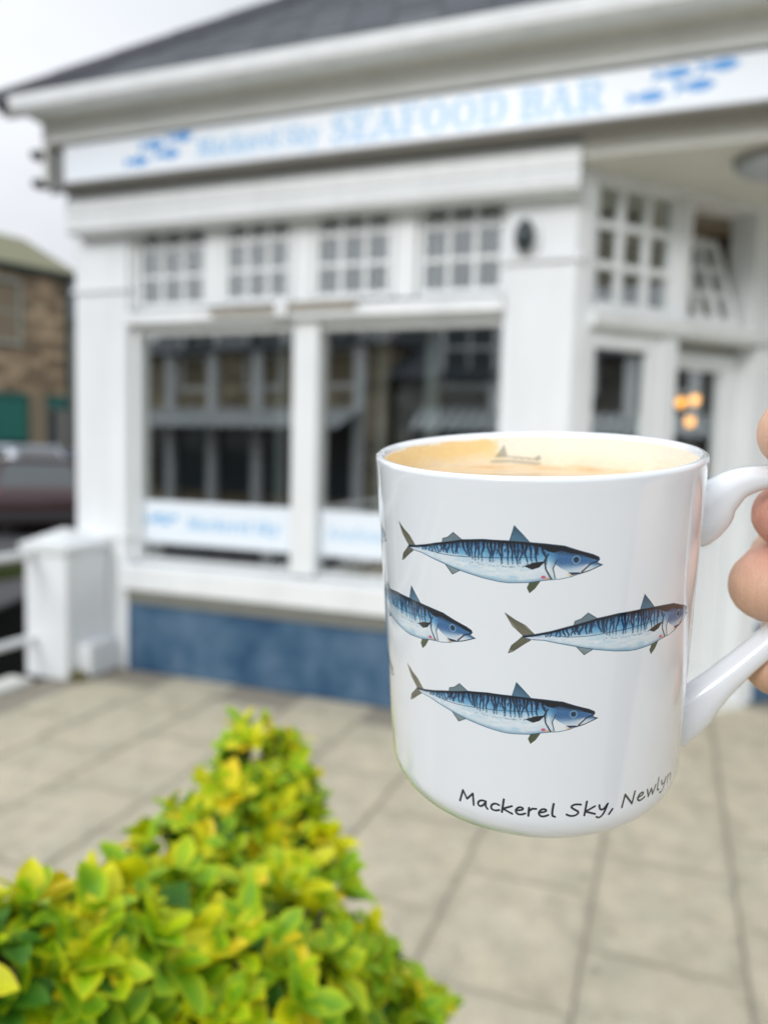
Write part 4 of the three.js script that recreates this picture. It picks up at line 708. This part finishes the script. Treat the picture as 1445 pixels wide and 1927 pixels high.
// ---------------------------------------------------------------- golden variegated shrub in the foreground
{
  const BB = [-0.30, 0, -0.48], shrub = thing('golden_shrub', 'bright yellow and green variegated shrub in the lower left foreground', 'shrub', BB);
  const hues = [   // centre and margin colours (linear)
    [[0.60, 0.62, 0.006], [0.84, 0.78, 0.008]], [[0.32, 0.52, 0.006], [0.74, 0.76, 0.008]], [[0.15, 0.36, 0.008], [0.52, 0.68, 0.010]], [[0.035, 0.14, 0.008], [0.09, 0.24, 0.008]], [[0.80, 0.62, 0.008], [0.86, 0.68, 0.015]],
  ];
  const leafGeo = (hue, curl, fold) => {
    const nx = 4, ny = 7, pos = [], colr = [], idx = [];
    for (let j = 0; j <= ny; j++) { const t = j / ny, w = 0.275 * Math.pow(Math.sin(Math.PI * Math.min(1, 0.05 + 0.95 * Math.pow(t, 1.15)) * 0.992), 0.78) + 0.004; for (let i = 0; i <= nx; i++) { const s = i / nx * 2 - 1, e = Math.max(Math.abs(s) ** 1.5, Math.max(0, t - 0.75) * 2.4); pos.push(s * w, fold * Math.abs(s) * w + curl * t * t - 0.05 * Math.sin(t * 9 + s) * Math.abs(s) * w, t); for (let k = 0; k < 3; k++) colr.push(lerp(hue[0][k], hue[1][k], Math.min(1, e)) * (i === 2 ? 1.18 : 1)); } }
    for (let j = 0; j < ny; j++) for (let i = 0; i < nx; i++) { const a = j * (nx + 1) + i; idx.push(a, a + nx + 1, a + 1, a + 1, a + nx + 1, a + nx + 2); }
    const g = new THREE.BufferGeometry(); g.setAttribute('position', new THREE.Float32BufferAttribute(pos, 3)); g.setAttribute('color', new THREE.Float32BufferAttribute(colr, 3)); g.setIndex(idx); g.computeVertexNormals(); return g;
  };
  const geos = hues.map((h) => [leafGeo(h, -0.16, 0.35), leafGeo(h, 0.10, 0.5), leafGeo(h, -0.32, 0.25)]);
  const mat = new THREE.MeshPhysicalMaterial({ color: 0xffffff, vertexColors: true, roughness: 0.5, specularIntensity: 0.6, transmission: 0.28, thickness: 0, side: THREE.DoubleSide });
  const blobs = [   // centre and radius in metres: [x, y, z, r, yellow share]
    [-0.342, 1.200, -0.615, 0.034, 0.65], [-0.332, 1.165, -0.595, 0.045, 0.55], [-0.314, 1.132, -0.555, 0.054, 0.45], [-0.300, 1.100, -0.52, 0.056, 0.4], [-0.309, 1.178, -0.345, 0.048, 0.5], [-0.256, 1.125, -0.42, 0.075, 0.42], [-0.205, 1.065, -0.50, 0.056, 0.4], [-0.325, 1.212, -0.300, 0.030, 0.6], [-0.170, 1.02, -0.55, 0.036, 0.6], [-0.315, 1.180, -0.41, 0.034, 0.5], [-0.28, 1.12, -0.49, 0.05, 0.4], [-0.325, 1.190, -0.473, 0.032, 0.55], [-0.344, 1.180, -0.550, 0.032, 0.55], [-0.250, 1.160, -0.524, 0.028, 0.5], [-0.205, 1.112, -0.505, 0.030, 0.5],
    [-0.31, 0.97, -0.46, 0.145, 0.25], [-0.33, 0.72, -0.5, 0.24, 0.2], [-0.33, 0.38, -0.5, 0.22, 0.2],
  ];
  const leaves = [];
  blobs.forEach(([x, y, z, r, ys], bi) => {
    const big = r > 0.12, count = big ? 150 : Math.round(r * r * 12.6 / 0.00036);
    for (let i = 0; i < count; i++) {
      const ct = rr(big ? -0.6 : -0.35, 1), ph = rr(0, 2 * Math.PI), st = Math.sqrt(1 - ct * ct), n = V(st * Math.cos(ph), ct, st * Math.sin(ph)), deep = rnd() < 0.3 ? rr(0.55, 0.85) : rr(0.85, 1.08);
      const p = V(x, y, z).addScaledVector(n, r * deep);
      if (!big && blobs.some(([a, b, c, q], k) => k !== bi && p.distanceTo(V(a, b, c)) < q * 0.72)) continue;
      const axis = n.clone().multiplyScalar(0.7).add(V(rr(-0.3, 0.3), 0.75, rr(-0.3, 0.3))).normalize(), size = big ? 0.036 : z > -0.46 ? rr(0.013, 0.035) : rr(0.013, 0.025), m = 4 + Math.floor(rnd() * 4), a0 = rnd() * 6;
      const u = new THREE.Vector3().crossVectors(axis, Math.abs(axis.y) < 0.9 ? V(0, 1, 0) : V(1, 0, 0)).normalize(), w = new THREE.Vector3().crossVectors(axis, u);
      for (let k = 0; k < m; k++) {
        const a = a0 + k * 2.4, open = rr(0.5, 1.25), d = axis.clone().multiplyScalar(Math.cos(open)).addScaledVector(u, Math.sin(open) * Math.cos(a)).addScaledVector(w, Math.sin(open) * Math.sin(a)).normalize();
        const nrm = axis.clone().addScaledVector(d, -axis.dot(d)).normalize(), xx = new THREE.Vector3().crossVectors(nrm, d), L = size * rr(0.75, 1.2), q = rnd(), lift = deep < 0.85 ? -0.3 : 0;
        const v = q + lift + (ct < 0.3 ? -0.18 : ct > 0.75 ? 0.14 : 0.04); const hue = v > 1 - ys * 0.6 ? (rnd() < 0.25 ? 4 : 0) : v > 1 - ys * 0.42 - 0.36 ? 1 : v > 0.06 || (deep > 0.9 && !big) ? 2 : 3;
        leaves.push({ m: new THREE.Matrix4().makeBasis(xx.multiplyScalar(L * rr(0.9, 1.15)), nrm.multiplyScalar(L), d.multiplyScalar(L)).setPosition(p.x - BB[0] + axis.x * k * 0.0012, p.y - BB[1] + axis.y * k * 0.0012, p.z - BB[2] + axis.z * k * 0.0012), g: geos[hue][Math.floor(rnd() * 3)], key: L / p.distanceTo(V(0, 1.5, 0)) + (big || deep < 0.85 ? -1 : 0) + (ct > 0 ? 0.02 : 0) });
      }
    }
  });
  leaves.sort((a, b) => b.key - a.key);
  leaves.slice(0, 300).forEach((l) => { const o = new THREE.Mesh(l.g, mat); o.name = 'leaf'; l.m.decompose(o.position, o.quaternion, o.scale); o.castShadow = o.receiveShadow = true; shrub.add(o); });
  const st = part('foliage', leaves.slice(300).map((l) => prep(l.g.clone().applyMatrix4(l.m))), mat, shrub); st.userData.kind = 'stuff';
  const bark = std(0.10, 0.075, 0.045, 0.9), root = V(0, 0, 0), fork = V(0.01, 0.35, -0.01), stems = [cyl(root, fork, 0.022, 0.016, 8)];
  for (const [x, y, z, r] of blobs) { const e = V(x - BB[0], y - BB[1] + r * 0.3, z - BB[2]), m = fork.clone().lerp(e, 0.5).add(V(rr(-0.03, 0.03), 0.02, rr(-0.03, 0.03))); stems.push(cyl(fork, m, 0.011, 0.007, 7), cyl(m, e, 0.007, 0.003, 7)); for (let k = 0; k < 5; k++) stems.push(cyl(m.clone().lerp(e, 0.3 + 0.15 * k), e.clone().add(V(rr(-1, 1), rr(-0.2, 0.9), rr(-1, 1)).multiplyScalar(r * 0.8)), 0.003, 0.0015, 5)); }
  part('stem', stems, bark, shrub);
}

renderer.render(scene, camera);
